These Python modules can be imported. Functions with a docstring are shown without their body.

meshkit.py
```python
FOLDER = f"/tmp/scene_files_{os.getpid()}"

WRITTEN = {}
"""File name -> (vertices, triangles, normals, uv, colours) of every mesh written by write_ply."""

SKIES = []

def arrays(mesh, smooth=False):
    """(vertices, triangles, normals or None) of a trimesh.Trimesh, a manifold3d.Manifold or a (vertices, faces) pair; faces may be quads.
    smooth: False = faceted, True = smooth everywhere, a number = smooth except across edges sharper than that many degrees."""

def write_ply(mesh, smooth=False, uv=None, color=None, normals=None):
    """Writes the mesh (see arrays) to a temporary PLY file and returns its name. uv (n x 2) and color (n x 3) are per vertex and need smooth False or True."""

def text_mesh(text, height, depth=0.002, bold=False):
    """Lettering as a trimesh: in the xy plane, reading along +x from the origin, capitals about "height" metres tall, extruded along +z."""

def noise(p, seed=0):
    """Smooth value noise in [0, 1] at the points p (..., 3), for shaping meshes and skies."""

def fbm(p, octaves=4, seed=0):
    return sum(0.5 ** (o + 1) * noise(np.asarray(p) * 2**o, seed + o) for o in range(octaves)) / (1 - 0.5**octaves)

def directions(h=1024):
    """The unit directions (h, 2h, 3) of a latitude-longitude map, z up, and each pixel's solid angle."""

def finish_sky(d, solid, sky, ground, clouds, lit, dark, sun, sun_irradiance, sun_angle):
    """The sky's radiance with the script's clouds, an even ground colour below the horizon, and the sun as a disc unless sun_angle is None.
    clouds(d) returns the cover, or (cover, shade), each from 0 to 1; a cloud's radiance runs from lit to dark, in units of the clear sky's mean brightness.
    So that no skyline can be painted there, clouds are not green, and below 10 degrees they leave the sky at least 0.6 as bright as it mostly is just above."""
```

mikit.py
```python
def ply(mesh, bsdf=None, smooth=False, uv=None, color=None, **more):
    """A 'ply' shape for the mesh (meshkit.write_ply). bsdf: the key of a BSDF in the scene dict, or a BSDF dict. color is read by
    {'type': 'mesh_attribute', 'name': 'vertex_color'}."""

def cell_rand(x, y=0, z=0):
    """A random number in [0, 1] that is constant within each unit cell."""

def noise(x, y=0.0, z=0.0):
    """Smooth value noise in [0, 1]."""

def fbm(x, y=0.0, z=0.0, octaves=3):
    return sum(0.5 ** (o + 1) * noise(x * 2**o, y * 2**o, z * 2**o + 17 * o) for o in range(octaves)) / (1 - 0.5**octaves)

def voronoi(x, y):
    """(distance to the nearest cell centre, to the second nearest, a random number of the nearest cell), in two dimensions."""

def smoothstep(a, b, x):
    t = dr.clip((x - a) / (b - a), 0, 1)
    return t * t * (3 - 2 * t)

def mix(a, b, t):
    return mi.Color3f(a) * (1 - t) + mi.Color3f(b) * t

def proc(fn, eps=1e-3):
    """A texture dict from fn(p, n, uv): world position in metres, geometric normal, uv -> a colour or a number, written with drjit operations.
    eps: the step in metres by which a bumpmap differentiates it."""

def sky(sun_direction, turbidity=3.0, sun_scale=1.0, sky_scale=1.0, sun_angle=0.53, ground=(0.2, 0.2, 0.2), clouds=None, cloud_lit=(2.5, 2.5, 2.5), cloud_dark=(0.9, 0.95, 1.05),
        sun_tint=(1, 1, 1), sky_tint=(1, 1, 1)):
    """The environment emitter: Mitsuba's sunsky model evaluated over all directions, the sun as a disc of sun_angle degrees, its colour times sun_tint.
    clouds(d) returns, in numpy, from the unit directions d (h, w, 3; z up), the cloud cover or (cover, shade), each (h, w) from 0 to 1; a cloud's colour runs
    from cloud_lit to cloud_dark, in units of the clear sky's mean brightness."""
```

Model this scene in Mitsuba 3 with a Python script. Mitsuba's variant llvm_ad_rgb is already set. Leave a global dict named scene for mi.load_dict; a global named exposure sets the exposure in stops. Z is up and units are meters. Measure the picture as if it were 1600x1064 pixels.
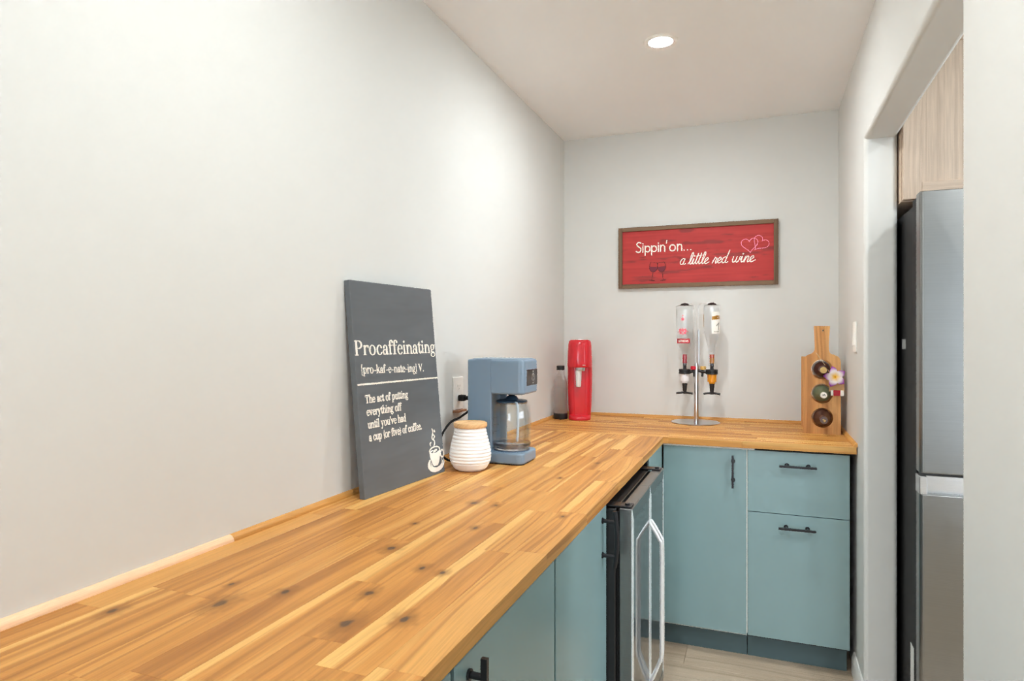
import math
import random
import numpy as np
import trimesh
import drjit as dr
import mitsuba as mi
import mikit
from shapely.geometry import Polygon, LineString, Point, box as sbox
from shapely.ops import unary_union
from shapely import affinity
import manifold3d as m3

T = mi.ScalarTransform4f
rng = random.Random(7)
scene, labels = {'type': 'scene'}, {}

# ------------------------------------------------------------------ camera, sky, lamps, exposure
CAM = np.array([1.043, -3.4969, 1.3404])
YAW = 0.3704
FOCAL = 1007.46
scene['camera'] = {
    'type': 'perspective', 'fov': 2 * math.degrees(math.atan(800 / FOCAL)), 'fov_axis': 'x',
    'principal_point_offset_y': (532 - 527.44) / 1064, 'near_clip': 0.05, 'far_clip': 100.0,
    'to_world': T().look_at(origin=CAM.tolist(), target=[CAM[0] - math.sin(YAW), CAM[1] + math.cos(YAW), CAM[2]], up=[0, 0, 1])}
exposure = 0.32
SKY = 4.0
scene['daylight'] = {'type': 'constant', 'radiance': {'type': 'rgb', 'value': [0.88 * SKY, 0.98 * SKY, 1.09 * SKY]}}
LAMP_HALL, LAMP_KITCHEN = 460.0, 620.0
LAMP_TINT, KITCHEN_TINT = (0.965, 1.0, 1.0), (0.96, 1.0, 1.02)
HALL_LAMPS = [(0.688, -1.045), (0.70, -2.62), (0.70, -4.20)]
KITCHEN_LAMPS = [(2.05, -2.05), (2.35, -3.25), (3.4, -2.5)]

# ------------------------------------------------------------------ measures of the room
W, H = 1.3882, 2.4489           # right wall, ceiling
TW = 0.1072                     # thickness of the right wall
YJ, YN, HH = -0.8416, -2.0751, 2.0617   # opening in the right wall
D1, D2, HC, TH = 0.6474, 0.6818, 0.914, 0.0276   # worktops
XF, YF = 0.640, -0.6568         # cabinet fronts
DT, ZT = 0.8764, 0.110          # door top, door bottom
REAR, KX = -6.2, 4.2


# ------------------------------------------------------------------ helpers
def lin(r, g, b):
    return [float(((c / 255 + 0.055) / 1.055) ** 2.4 if c > 10 else c / 255 / 12.92) for c in (r, g, b)]


def rgb(c):
    return {'type': 'rgb', 'value': [float(x) for x in c]}


def key_for(name):
    k, i = name, 0
    while k in scene or any(q.startswith(k + '__') for q in scene):
        i += 1
        k = '%s_%03d' % (name, i)
    return k


def put(name, mesh, bsdf, parent=None, smooth=35, label=None, **more):
    k = key_for(parent + '__' + name if parent else name)
    scene[k] = mikit.ply(mesh, bsdf, smooth, **more)
    if label:
        labels[k] = {'label': label}
    return k


def tag(k, label, cat, group=None):
    labels[k] = {'label': label, 'category': cat}
    if group:
        labels[k]['group'] = group
    return k


def struct(name, mesh, bsdf, label, smooth=35):
    k = put(name, mesh, bsdf, None, smooth)
    labels[k] = {'label': label, 'kind': 'structure'}
    return k


def cat(*ms):
    return trimesh.util.concatenate([m for m in ms])


def hull(pts):
    return trimesh.convex.convex_hull(np.asarray(pts, float))


def rbox(x0, x1, y0, y1, z0, z1, c=0.0015):
    """A box with chamfered edges."""
    c = min(c, (x1 - x0) / 2.01, (y1 - y0) / 2.01, (z1 - z0) / 2.01)
    pts = []
    for x, sx in ((x0, 1), (x1, -1)):
        for y, sy in ((y0, 1), (y1, -1)):
            for z, sz in ((z0, 1), (z1, -1)):
                pts += [(x, y + sy * c, z + sz * c), (x + sx * c, y, z + sz * c), (x + sx * c, y + sy * c, z)]
    return hull(pts)


def rrect(x0, x1, y0, y1, r, n=6):
    pts = []
    for cx, cy, a0 in ((x1 - r, y1 - r, 0), (x0 + r, y1 - r, 90), (x0 + r, y0 + r, 180), (x1 - r, y0 + r, 270)):
        for i in range(n + 1):
            a = math.radians(a0 + 90 * i / n)
            pts.append((cx + r * math.cos(a), cy + r * math.sin(a)))
    return np.array(pts)


def pillow(x0, x1, y0, y1, z0, z1, r, e, n=6, k=3):
    """A box with corners rounded in plan (r) and its top and bottom edges rounded (e)."""
    pts = []
    for i in range(k + 1):
        a = math.pi / 2 * i / k
        d, h = e * (1 - math.sin(a)), e * (1 - math.cos(a))
        p = rrect(x0 + d, x1 - d, y0 + d, y1 - d, max(r - d, 0.0005), n)
        for z in (z0 + h, z1 - h):
            pts.append(np.c_[p, np.full(len(p), z)])
    return hull(np.vstack(pts))


def lathe(profile, n=40, at=(0, 0, 0), rot=None):
    """Revolve (r, z) points about z. A profile that ends where it began gives a closed shell."""
    p = np.array(profile, float)
    a = np.arange(n) * 2 * np.pi / n
    v = np.stack([p[:, 0, None] * np.cos(a), p[:, 0, None] * np.sin(a), np.repeat(p[:, 1, None], n, 1)], -1).reshape(-1, 3)
    f = []
    for i in range(len(p) - 1):
        for j in range(n):
            q, b = (j + 1) % n, i * n
            if p[i, 0] > 1e-9 or p[i + 1, 0] > 1e-9:
                f += [(b + j, b + q, b + n + q), (b + j, b + n + q, b + n + j)]
    m = trimesh.Trimesh(v, f, process=False)
    m.merge_vertices(digits_vertex=7)
    m.update_faces(m.nondegenerate_faces(height=1e-9))
    if m.is_watertight and m.volume < 0:
        m.invert()
    if rot is not None:
        m.apply_transform(rot)
    m.apply_translation(at)
    return m


def tube(path, r, n=10, caps=True):
    """A round tube along a list of points."""
    p = np.array(path, float)
    t = np.gradient(p, axis=0)
    t /= np.linalg.norm(t, axis=1, keepdims=True)
    u = np.cross(t[0], [0, 0, 1.0] if abs(t[0][2]) < 0.9 else [1.0, 0, 0])
    rows = []
    for i in range(len(p)):
        u = u - t[i] * (u @ t[i])
        u /= np.linalg.norm(u)
        w = np.cross(t[i], u)
        a = np.arange(n) * 2 * np.pi / n
        rows.append(p[i] + r * (np.cos(a)[:, None] * u + np.sin(a)[:, None] * w))
    v = np.vstack(rows)
    f = []
    for i in range(len(p) - 1):
        for j in range(n):
            q = (j + 1) % n
            f += [(i * n + j, i * n + q, i * n + n + q), (i * n + j, i * n + n + q, i * n + n + j)]
    if caps:
        for base, flip in ((0, True), ((len(p) - 1) * n, False)):
            for j in range(1, n - 1):
                tri = (base, base + j, base + j + 1)
                f.append(tri[::-1] if flip else tri)
    m = trimesh.Trimesh(v, f, process=False)
    m.fix_normals()
    return m


def rod(a, b, r, n=14):
    return tube([a, (np.array(a) + np.array(b)) / 2, b], r, n)


def spline(pts, n=8, closed=False):
    """Catmull-Rom through the points."""
    p = np.array(pts, float)
    q = np.vstack([p[-1:], p, p[:2]]) if closed else np.vstack([2 * p[0] - p[1], p, 2 * p[-1] - p[-2]])
    out = []
    for i in range(1, len(q) - 2):
        for s in np.arange(n) / n:
            a, b, c, d = q[i - 1], q[i], q[i + 1], q[i + 2]
            out.append(0.5 * (2 * b + (c - a) * s + (2 * a - 5 * b + 4 * c - d) * s * s + (3 * b - 3 * c + d - a) * s ** 3))
    out.append(q[-2])
    return np.array(out)


def extr(poly, depth):
    polys = [g for g in getattr(poly, 'geoms', [poly]) if g.geom_type == 'Polygon' and g.area > 1e-9]
    return cat(*[trimesh.creation.extrude_polygon(g, depth, engine='earcut') for g in polys])


def frame(o, e1, e2, e3):
    m = np.eye(4)
    m[:3, 0], m[:3, 1], m[:3, 2], m[:3, 3] = e1, e2, e3, o
    return m


def place(mesh, m):
    mesh = mesh.copy()
    mesh.apply_transform(m)
    return mesh


def to_m3(m):
    m = m.copy()
    m.merge_vertices()
    return m3.Manifold(m3.Mesh(np.asarray(m.vertices, np.float32), np.asarray(m.faces, np.uint32)))


def from_m3(m):
    q = m.to_mesh()
    return trimesh.Trimesh(q.vert_properties[:, :3], q.tri_verts, process=False)


def rot(axis, deg):
    return trimesh.transformations.rotation_matrix(math.radians(deg), axis)


# ------------------------------------------------------------------ materials
def bsdf(name, d):
    scene[name] = d
    return name


def paint(name, c, rough=0.5, spec=0.3, **k):
    return bsdf(name, {'type': 'principled', 'base_color': rgb(c), 'roughness': rough, 'specular': spec, **k})


def plain(name, c):
    return bsdf(name, {'type': 'twosided', 'bsdf': {'type': 'diffuse', 'reflectance': rgb(c)}})


KNOTS = [(0.2327, -2.7016, 1.2), (0.2972, -2.6265, .75), (0.1872, -2.6329, .45), (0.3437, -2.3691, 1.0), (0.4568, -2.4456, .7), (0.4314, -2.5803, .8), (0.538, -2.6464, .95), (0.4641, -2.6914, 1.1),
         (0.0972, -2.7853, .8), (0.5027, -2.4523, .6), (0.4437, -2.18, .6), (0.4123, -1.9856, .55), (0.3487, -1.983, .9), (0.600, -2.02, .5), (0.47, -1.62, .5), (0.52, -1.35, .5), (0.30, -2.20, .45)]


def wood(light, mid, dark, knots=(), sapwood=0.5, vary=0.52):
    """Colour of wood that reads uv: u runs along the board, v = board number + place across it in metres. knots: (x, y, size) on the worktop."""
    def fn(p, n, uv):
        u, k = uv.x, dr.floor(uv.y + 0.5)
        v = uv.y - k
        r1, r2, r3, r4 = (mikit.cell_rand(k, q) for q in (3, 7, 11, 17))
        bend = (mikit.noise(u * 2.3, k * 5.7) - 0.5) * 0.030
        pull = mi.Float(0)
        core, halo = mi.Float(0), mi.Float(0)
        for kx, ky, ks in knots:
            dx, dy = (p.x - kx), (p.y - ky)
            wob = 1 + 0.5 * (mikit.noise(p.x * 130, p.y * 90) - 0.5)
            d = dr.sqrt(dr.square(dx / 0.0095) + dr.square(dy / 0.0150)) / ks * wob
            core = dr.maximum(core, mikit.smoothstep(1.05, 0.45, d))
            halo = dr.maximum(halo, mikit.smoothstep(3.6, 0.6, d))
            pull += dx * dr.exp(-dr.square(dx / 0.022) - dr.square(dy / 0.05)) * 0.6
        w = v + bend + pull
        broad = mikit.fbm(u * 1.6 + 40 * r1, w * 42 + k * 9.1, octaves=3)
        fine = mikit.fbm(u * 14, w * 420 + k * 3.3, octaves=2)
        tone = dr.clip(0.36 + 1.15 * (broad - 0.5) + vary * (r1 - 0.5), 0, 1)
        c = mikit.mix(mid, dark, mikit.smoothstep(0.30, 1.05, tone))
        c = mikit.mix(c, light, mikit.smoothstep(0.42, 0.0, tone) * 0.30)
        side = dr.select(r3 > 0.5, 1.0, -1.0)
        edge = 0.012 + 0.018 * r4 + (mikit.noise(u * 1.4 + 13, k * 3.7) - 0.5) * 0.030
        sap = mikit.smoothstep(-0.002, 0.008, v * side - edge + bend * 0.5 + (fine - 0.5) * 0.003) * dr.select(r2 > 1 - sapwood, 1.0, 0.0)
        c = mikit.mix(c, light, sap * (0.62 + 0.3 * broad))
        streak = mikit.smoothstep(0.62, 0.84, mikit.noise(u * 0.9 + 7 * r3, w * 150 + k * 2.9))
        c = mikit.mix(c, dark, streak * 0.50 * (1 - 0.6 * sap))
        c = c * (0.89 + 0.22 * fine)
        if knots:
            c = mikit.mix(c, [x * 0.70 for x in dark], halo * 0.62)
            c = mikit.mix(c, [0.085, 0.050, 0.030], core * (0.70 + 0.30 * fine))
        return c
    return mikit.proc(fn)


ACACIA = ([0.70, 0.415, 0.135], [0.505, 0.225, 0.054], [0.315, 0.122, 0.029])
bsdf('acacia', {'type': 'principled', 'base_color': wood(*ACACIA, knots=KNOTS, sapwood=0.6), 'roughness': 0.42, 'specular': 0.35})
bsdf('acacia_strip', {'type': 'principled', 'base_color': wood([0.70, 0.41, 0.13], [0.53, 0.24, 0.057], [0.36, 0.145, 0.034], sapwood=0.5, vary=1.0), 'roughness': 0.45, 'specular': 0.35})
bsdf('trim_pale', {'type': 'principled', 'base_color': wood([0.90, 0.63, 0.42], [0.86, 0.56, 0.35], [0.78, 0.46, 0.26], sapwood=0.2), 'roughness': 0.5, 'specular': 0.3})
bsdf('trim_oiled', {'type': 'principled', 'base_color': wood([0.66, 0.36, 0.11], [0.60, 0.29, 0.075], [0.46, 0.20, 0.045], sapwood=0.2), 'roughness': 0.45, 'specular': 0.35})
bsdf('oak_floor', {'type': 'principled', 'base_color': wood([0.56, 0.46, 0.35], [0.47, 0.37, 0.27], [0.34, 0.26, 0.18], sapwood=0.2), 'roughness': 0.45, 'specular': 0.35})
bsdf('rack_wood', {'type': 'principled', 'base_color': wood([0.72, 0.40, 0.155], [0.59, 0.28, 0.092], [0.38, 0.155, 0.046], sapwood=0.4), 'roughness': 0.45, 'specular': 0.35})
bsdf('frame_wood', {'type': 'principled', 'base_color': wood([0.26, 0.17, 0.105], [0.19, 0.12, 0.075], [0.10, 0.065, 0.040], sapwood=0.2), 'roughness': 0.6, 'specular': 0.2})
bsdf('taupe_wood', {'type': 'principled', 'base_color': wood([0.56, 0.455, 0.36], [0.50, 0.395, 0.305], [0.42, 0.325, 0.248], sapwood=0.2), 'roughness': 0.5, 'specular': 0.3})
bsdf('lid_wood', {'type': 'principled', 'base_color': wood([0.78, 0.52, 0.27], [0.68, 0.42, 0.20], [0.52, 0.30, 0.13], sapwood=0.3), 'roughness': 0.45, 'specular': 0.3})

plain('wall_paint', lin(216, 217, 214))
plain('ceiling_paint', lin(240, 241, 240))
plain('floor_base', lin(176, 158, 136))
paint('white_trim', lin(235, 235, 232), 0.35, 0.4)
paint('teal', lin(126, 154, 157), 0.28, 0.6, clearcoat=0.5, clearcoat_gloss=0.75)
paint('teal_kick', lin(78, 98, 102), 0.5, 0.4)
paint('carcass_white', lin(226, 225, 220), 0.5, 0.4)
paint('carcass_dark', lin(40, 42, 44), 0.6, 0.3)
paint('black_metal', lin(34, 34, 37), 0.28, 0.6, metallic=0.35)
paint('black_plastic', lin(24, 25, 27), 0.35, 0.5)
paint('black_rubber', lin(14, 14, 15), 0.6, 0.3)
paint('white_plastic', lin(236, 235, 230), 0.35, 0.5)
paint('brown_plastic', lin(142, 98, 70), 0.5, 0.4)
paint('coffee_blue', lin(113, 134, 153), 0.30, 0.6)
paint('coffee_blue_dark', lin(78, 98, 120), 0.38, 0.5)
paint('coffee_lid', lin(36, 58, 78), 0.3, 0.5)
paint('display_glass', lin(44, 38, 35), 0.08, 0.6)
paint('display_mark', lin(170, 168, 165), 0.4, 0.4)
paint('pale_handle', lin(176, 192, 204), 0.2, 0.6)
paint('ceramic', lin(236, 236, 234), 0.36, 0.5)
paint('red_plastic', lin(204, 36, 48), 0.12, 0.6)
paint('sign_white', lin(238, 232, 222), 0.6, 0.2)
paint('pink_paint', lin(247, 150, 178), 0.6, 0.2)
paint('glass_dark_paint', lin(70, 24, 26), 0.6, 0.2)
paint('wine_purple_paint', lin(122, 52, 66), 0.6, 0.2)
paint('label_red', lin(190, 30, 48), 0.4, 0.4)
paint('label_pink', lin(235, 110, 125), 0.4, 0.4)
paint('label_white', lin(240, 238, 230), 0.45, 0.4)
paint('label_gold', lin(168, 120, 48), 0.35, 0.5, metallic=0.4)
paint('ink_dark', lin(60, 58, 58), 0.5, 0.3)
paint('amber', lin(214, 140, 24), 0.25, 0.5)
paint('orange_red', lin(214, 84, 30), 0.25, 0.5)
paint('gold_cap', lin(205, 165, 90), 0.35, 0.5)
paint('clear_white', lin(225, 225, 228), 0.25, 0.5)
paint('cork', lin(196, 168, 112), 0.7, 0.2)
paint('foil_dark', lin(86, 70, 70), 0.28, 0.6)
paint('bottle_dark', lin(66, 42, 38), 0.16, 0.7)
paint('bottle_green', lin(92, 106, 84), 0.16, 0.7)
paint('card_tan', lin(196, 158, 116), 0.6, 0.2)
paint('string_tan', lin(214, 190, 156), 0.7, 0.2)
paint('fridge_side', lin(15, 16, 17), 0.5, 0.2)
paint('fridge_gasket', lin(96, 98, 98), 0.5, 0.3)
paint('badge', lin(130, 132, 132), 0.4, 0.4)
paint('sticker', lin(212, 214, 212), 0.5, 0.3)


def brushed(name, c, rough, aniso):
    def fn(p, n, uv):
        s = mikit.fbm(p.x * 3.0 + p.y * 2.0, p.z * 900.0, octaves=2)
        return mi.Color3f(c) * (0.93 + 0.14 * s)
    return bsdf(name, {'type': 'principled', 'base_color': mikit.proc(fn), 'metallic': 0.95, 'roughness': rough, 'anisotropic': aniso, 'specular': 0.5})


brushed('stainless', [0.245, 0.25, 0.245], 0.27, 0.3)
brushed('door_steel', [0.26, 0.275, 0.275], 0.26, 0.2)
brushed('stainless_bright', [0.66, 0.67, 0.68], 0.22, 0.2)
bsdf('chrome', {'type': 'principled', 'base_color': rgb([0.62, 0.63, 0.64]), 'metallic': 1.0, 'roughness': 0.14, 'specular': 0.5})
bsdf('silver_plastic', {'type': 'principled', 'base_color': rgb([0.84, 0.87, 0.89]), 'metallic': 0.45, 'roughness': 0.25})
bsdf('fridge_mirror_glass', {'type': 'plastic', 'int_ior': 1.9, 'diffuse_reflectance': rgb([0.035, 0.04, 0.04]), 'nonlinear': False})
bsdf('clear_glass', {'type': 'dielectric', 'int_ior': 1.5, 'ext_ior': 1.0})
bsdf('thin_glass', {'type': 'thindielectric', 'int_ior': 1.75, 'specular_transmittance': rgb([0.80, 0.84, 0.845])})


def slate(p, n, uv):
    s = mikit.fbm(p.y * 8, p.z * 60, p.x * 60, octaves=4)
    b = mikit.fbm(p.y * 5, p.z * 7, octaves=3)
    return mi.Color3f(lin(92, 97, 101)) * (0.80 + 0.26 * s + 0.20 * b)


bsdf('chalkboard', {'type': 'principled', 'base_color': mikit.proc(slate), 'roughness': 0.42, 'specular': 0.45})


def redboard(p, n, uv):
    s = mikit.fbm(p.x * 5, p.z * 110, octaves=3)
    b = mikit.fbm(p.x * 9 + 4, p.z * 48, octaves=3)
    c = mikit.mix(lin(190, 66, 64), lin(172, 54, 54), s)
    return mikit.mix(c, lin(112, 56, 56), mikit.smoothstep(0.60, 0.76, b) * 0.55)


bsdf('red_board', {'type': 'principled', 'base_color': mikit.proc(redboard), 'roughness': 0.55, 'specular': 0.25})
bsdf('petal', {'type': 'twosided', 'bsdf': {'type': 'diffuse', 'reflectance': {'type': 'mesh_attribute', 'name': 'vertex_color'}}})


# wood pieces carry uv (see wood())
WOODNO = [0]


def wuv(mesh, along, no=None, ref=None):
    """uv for wood(): u along axis `along`, v = piece number + the across-coordinate about the piece's middle."""
    if no is None:
        WOODNO[0] += 1
        no = WOODNO[0]
    v = np.asarray(mesh.vertices)
    c = (v.max(0) + v.min(0)) / 2
    a, b = [i for i in range(3) if i != along]
    across = (v[:, a] - c[a]) + (c[b] - v[:, b]) * 0.9
    off = (no * 7.31) % 23.0
    return np.c_[v[:, along] + off, np.clip(across, -0.48, 0.48) + no]


def put_wood(name, mesh, mat, along, parent=None, label=None, smooth=False):
    return put(name, mesh, mat, parent, smooth, label, uv=wuv(mesh, along))


# ================================================================== THE ROOM
struct('wall_left', rbox(-0.12, 0.0, REAR, 0.0, 0, H, 0.0), 'wall_paint', 'long pale grey painted wall behind the coffee things')
struct('wall_back', rbox(-0.12, W, 0.0, 0.12, 0, H, 0.0), 'wall_paint', 'short pale grey painted wall with the red wine sign')


def right_wall():
    r = 0.016
    far = Polygon(np.vstack([[(W, 0.12), (W, YJ + r)],
                             [(W + r - r * math.cos(a), YJ + r - r * math.sin(a)) for a in np.linspace(0, np.pi / 2, 13)],
                             [(W + TW - r + r * math.sin(a), YJ + r - r * math.cos(a)) for a in np.linspace(0, np.pi / 2, 13)],
                             [(W + TW, 0.12)]]))
    near = Polygon(np.vstack([[(W + TW, REAR), (W + TW, YN - r)],
                              [(W + TW - r + r * math.cos(a), YN - r + r * math.sin(a)) for a in np.linspace(0, np.pi / 2, 13)],
                              [(W + r - r * math.sin(a), YN - r + r * math.cos(a)) for a in np.linspace(0, np.pi / 2, 13)],
                              [(W, REAR)]]))
    head = Polygon(np.vstack([[(W, H), (W, HH + r)],
                              [(W + r - r * math.cos(a), HH + r - r * math.sin(a)) for a in np.linspace(0, np.pi / 2, 13)],
                              [(W + TW - r + r * math.sin(a), HH + r - r * math.cos(a)) for a in np.linspace(0, np.pi / 2, 13)],
                              [(W + TW, H)]]))
    ms = [to_m3(extr(g.buffer(0), H)) for g in (far, near)]
    h = extr(head.buffer(0), YJ - YN + 0.06)
    h.apply_transform(frame([0, YJ + 0.03, 0], [1, 0, 0], [0, 0, 1], [0, -1, 0]))
    return from_m3(ms[0] + ms[1] + to_m3(h))


struct('wall_right', right_wall(), 'wall_paint', 'pale grey painted wall with a rounded cased opening to the kitchen', False)
struct('ceiling', rbox(-0.12, KX + 0.12, REAR - 0.12, 0.12, H, H + 0.1, 0.0), 'ceiling_paint', 'flat off-white painted ceiling')
# the room behind the camera and the kitchen beyond the opening
rear = cat(rbox(-0.12, 0.12, REAR - 0.12, REAR, 0, H, 0), rbox(1.30, 1.50, REAR - 0.12, REAR, 0, H, 0), rbox(0.12, 1.30, REAR - 0.12, REAR, 2.15, H, 0))
struct('wall_rear', rear, 'wall_paint', 'pale grey wall around the glazed door behind the viewer')
struct('wall_kitchen_back', rbox(W + TW, KX, 0.0, 0.12, 0, H, 0), 'wall_paint', 'pale grey wall behind the kitchen refrigerator')
kside = cat(rbox(KX, KX + 0.12, -1.0, 0.0, 0, H, 0), rbox(KX, KX + 0.12, REAR, -3.6, 0, H, 0), rbox(KX, KX + 0.12, -3.6, -1.0, 0, 0.9, 0), rbox(KX, KX + 0.12, -3.6, -1.0, 2.15, H, 0))
struct('wall_kitchen_side', kside, 'wall_paint', 'pale grey kitchen wall around its window')
struct('wall_kitchen_rear', cat(rbox(1.50, 3.05, REAR - 0.12, REAR, 0, H, 0), rbox(3.05, KX, REAR - 0.12, REAR, 2.2, H, 0)), 'wall_paint', 'pale grey far wall of the kitchen around its patio door')

# floor: one slab with planks laid along x
fl = struct('floor', rbox(-0.12, KX + 0.12, REAR - 0.12, 0.12, -0.06, -0.006, 0), 'floor_base', 'light oak plank floor')
PW = 0.18
y, row = -0.052, 0
while y > -3.4:
    x = 0.02 - (row * 0.41) % 0.9 - 0.15
    while x < (W if y < -2.2 or y > -0.84 else 2.4):
        x0, x1 = max(x, 0.01), x + 1.2
        top = W - 0.002 if y > -0.84 or y - PW < -2.07 else 2.6
        x1 = min(x1, top)
        if x1 - x0 > 0.05 and x1 > 0.55:
            put_wood('plank', rbox(x0 + 0.0006, x1 - 0.0006, y - PW + 0.0006, y - 0.0006, -0.006, 0.0, 0.0012), 'oak_floor', 0, fl)
        x += 1.2
    y -= PW
    row += 1

# baseboards and the small quarter-round strips along the worktops


def board_profile(h=0.085, t=0.013):
    return Polygon([(0, 0), (t, 0), (t, h * 0.72), (t * 0.72, h * 0.80), (t * 0.62, h * 0.93), (t * 0.3, h), (0, h)])


def run(profile, a, b, side):
    """A moulding from a to b on the floor plan; `side` is the unit vector away from the wall."""
    a, b, s = (np.array([*q, 0.0]) if len(q) == 2 else np.array(q, float) for q in (a, b, side))
    d = b - a
    L = np.linalg.norm(d)
    m = extr(profile, L)
    m.apply_transform(frame(a, s, [0, 0, 1], d / L))
    m.fix_normals()
    return m


struct('baseboard_right', cat(run(board_profile(), (W, -0.60), (W, YJ + 0.002 - 0.013), (-1, 0)), run(board_profile(), (W, YN), (W, REAR), (-1, 0))), 'white_trim', 'white moulded baseboard along the right wall')
struct('baseboard_opening', run(board_profile(), (W - 0.0, YJ), (W + TW + 0.002, YJ), (0, -1)), 'white_trim', 'white moulded baseboard across the end of the wall at the opening')


def quarter(r):
    return Polygon([(0, 0), (r, 0)] + [(r * math.cos(a), r * math.sin(a)) for a in np.linspace(0.15, np.pi / 2, 7)])


QR = 0.0135
for i, (a, b, s, mat, lab) in enumerate([
        ((0, -4.0, HC), (0, -2.45, HC), (1, 0, 0), 'trim_pale', 'unfinished pale quarter-round strip along the left wall nearest the viewer'),
        ((0, -2.45, HC), (0, -0.0, HC), (1, 0, 0), 'trim_oiled', 'oiled quarter-round strip along the left wall behind the black sign and coffee maker'),
        ((QR, 0, HC), (W - QR, 0, HC), (0, -1, 0), 'trim_oiled', 'oiled quarter-round strip where the worktop meets the back wall'),
        ((W, 0, HC), (W, -D2 + 0.004, HC), (-1, 0, 0), 'trim_oiled', 'oiled quarter-round strip beside the wine rack at the right wall')]):
    m = run(quarter(QR), a, b, s)
    k = put('trim_%d' % (i + 1), m, mat, None, False, uv=wuv(m, 1 if s[0] else 0))
    labels[k] = {'label': lab, 'kind': 'structure'}

# windows out of view
for i, (m, g) in enumerate([
        (cat(rbox(0.12, 1.30, REAR - 0.09, REAR - 0.03, 0.0, 0.05, .002), rbox(0.12, 1.30, REAR - 0.09, REAR - 0.03, 2.10, 2.15, .002), rbox(0.12, 0.17, REAR - 0.09, REAR - 0.03, 0, 2.15, .002), rbox(1.25, 1.30, REAR - 0.09, REAR - 0.03, 0, 2.15, .002)),
         rbox(0.17, 1.25, REAR - 0.062, REAR - 0.058, 0.05, 2.10, 0)),
        (cat(rbox(KX + .03, KX + .09, -3.6, -1.0, 0.9, 0.95, .002), rbox(KX + .03, KX + .09, -3.6, -1.0, 2.10, 2.15, .002), rbox(KX + .03, KX + .09, -3.6, -3.55, 0.9, 2.15, .002), rbox(KX + .03, KX + .09, -1.05, -1.0, 0.9, 2.15, .002), rbox(KX + .03, KX + .09, -2.33, -2.27, 0.9, 2.15, .002)),
         None)]):
    k = put('frame', m, 'white_trim', 'window_%d' % (i + 1))
    labels['window_%d' % (i + 1)] = {'label': ['glazed white door behind the viewer', 'white kitchen window out of view'][i], 'kind': 'structure'}

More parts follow.
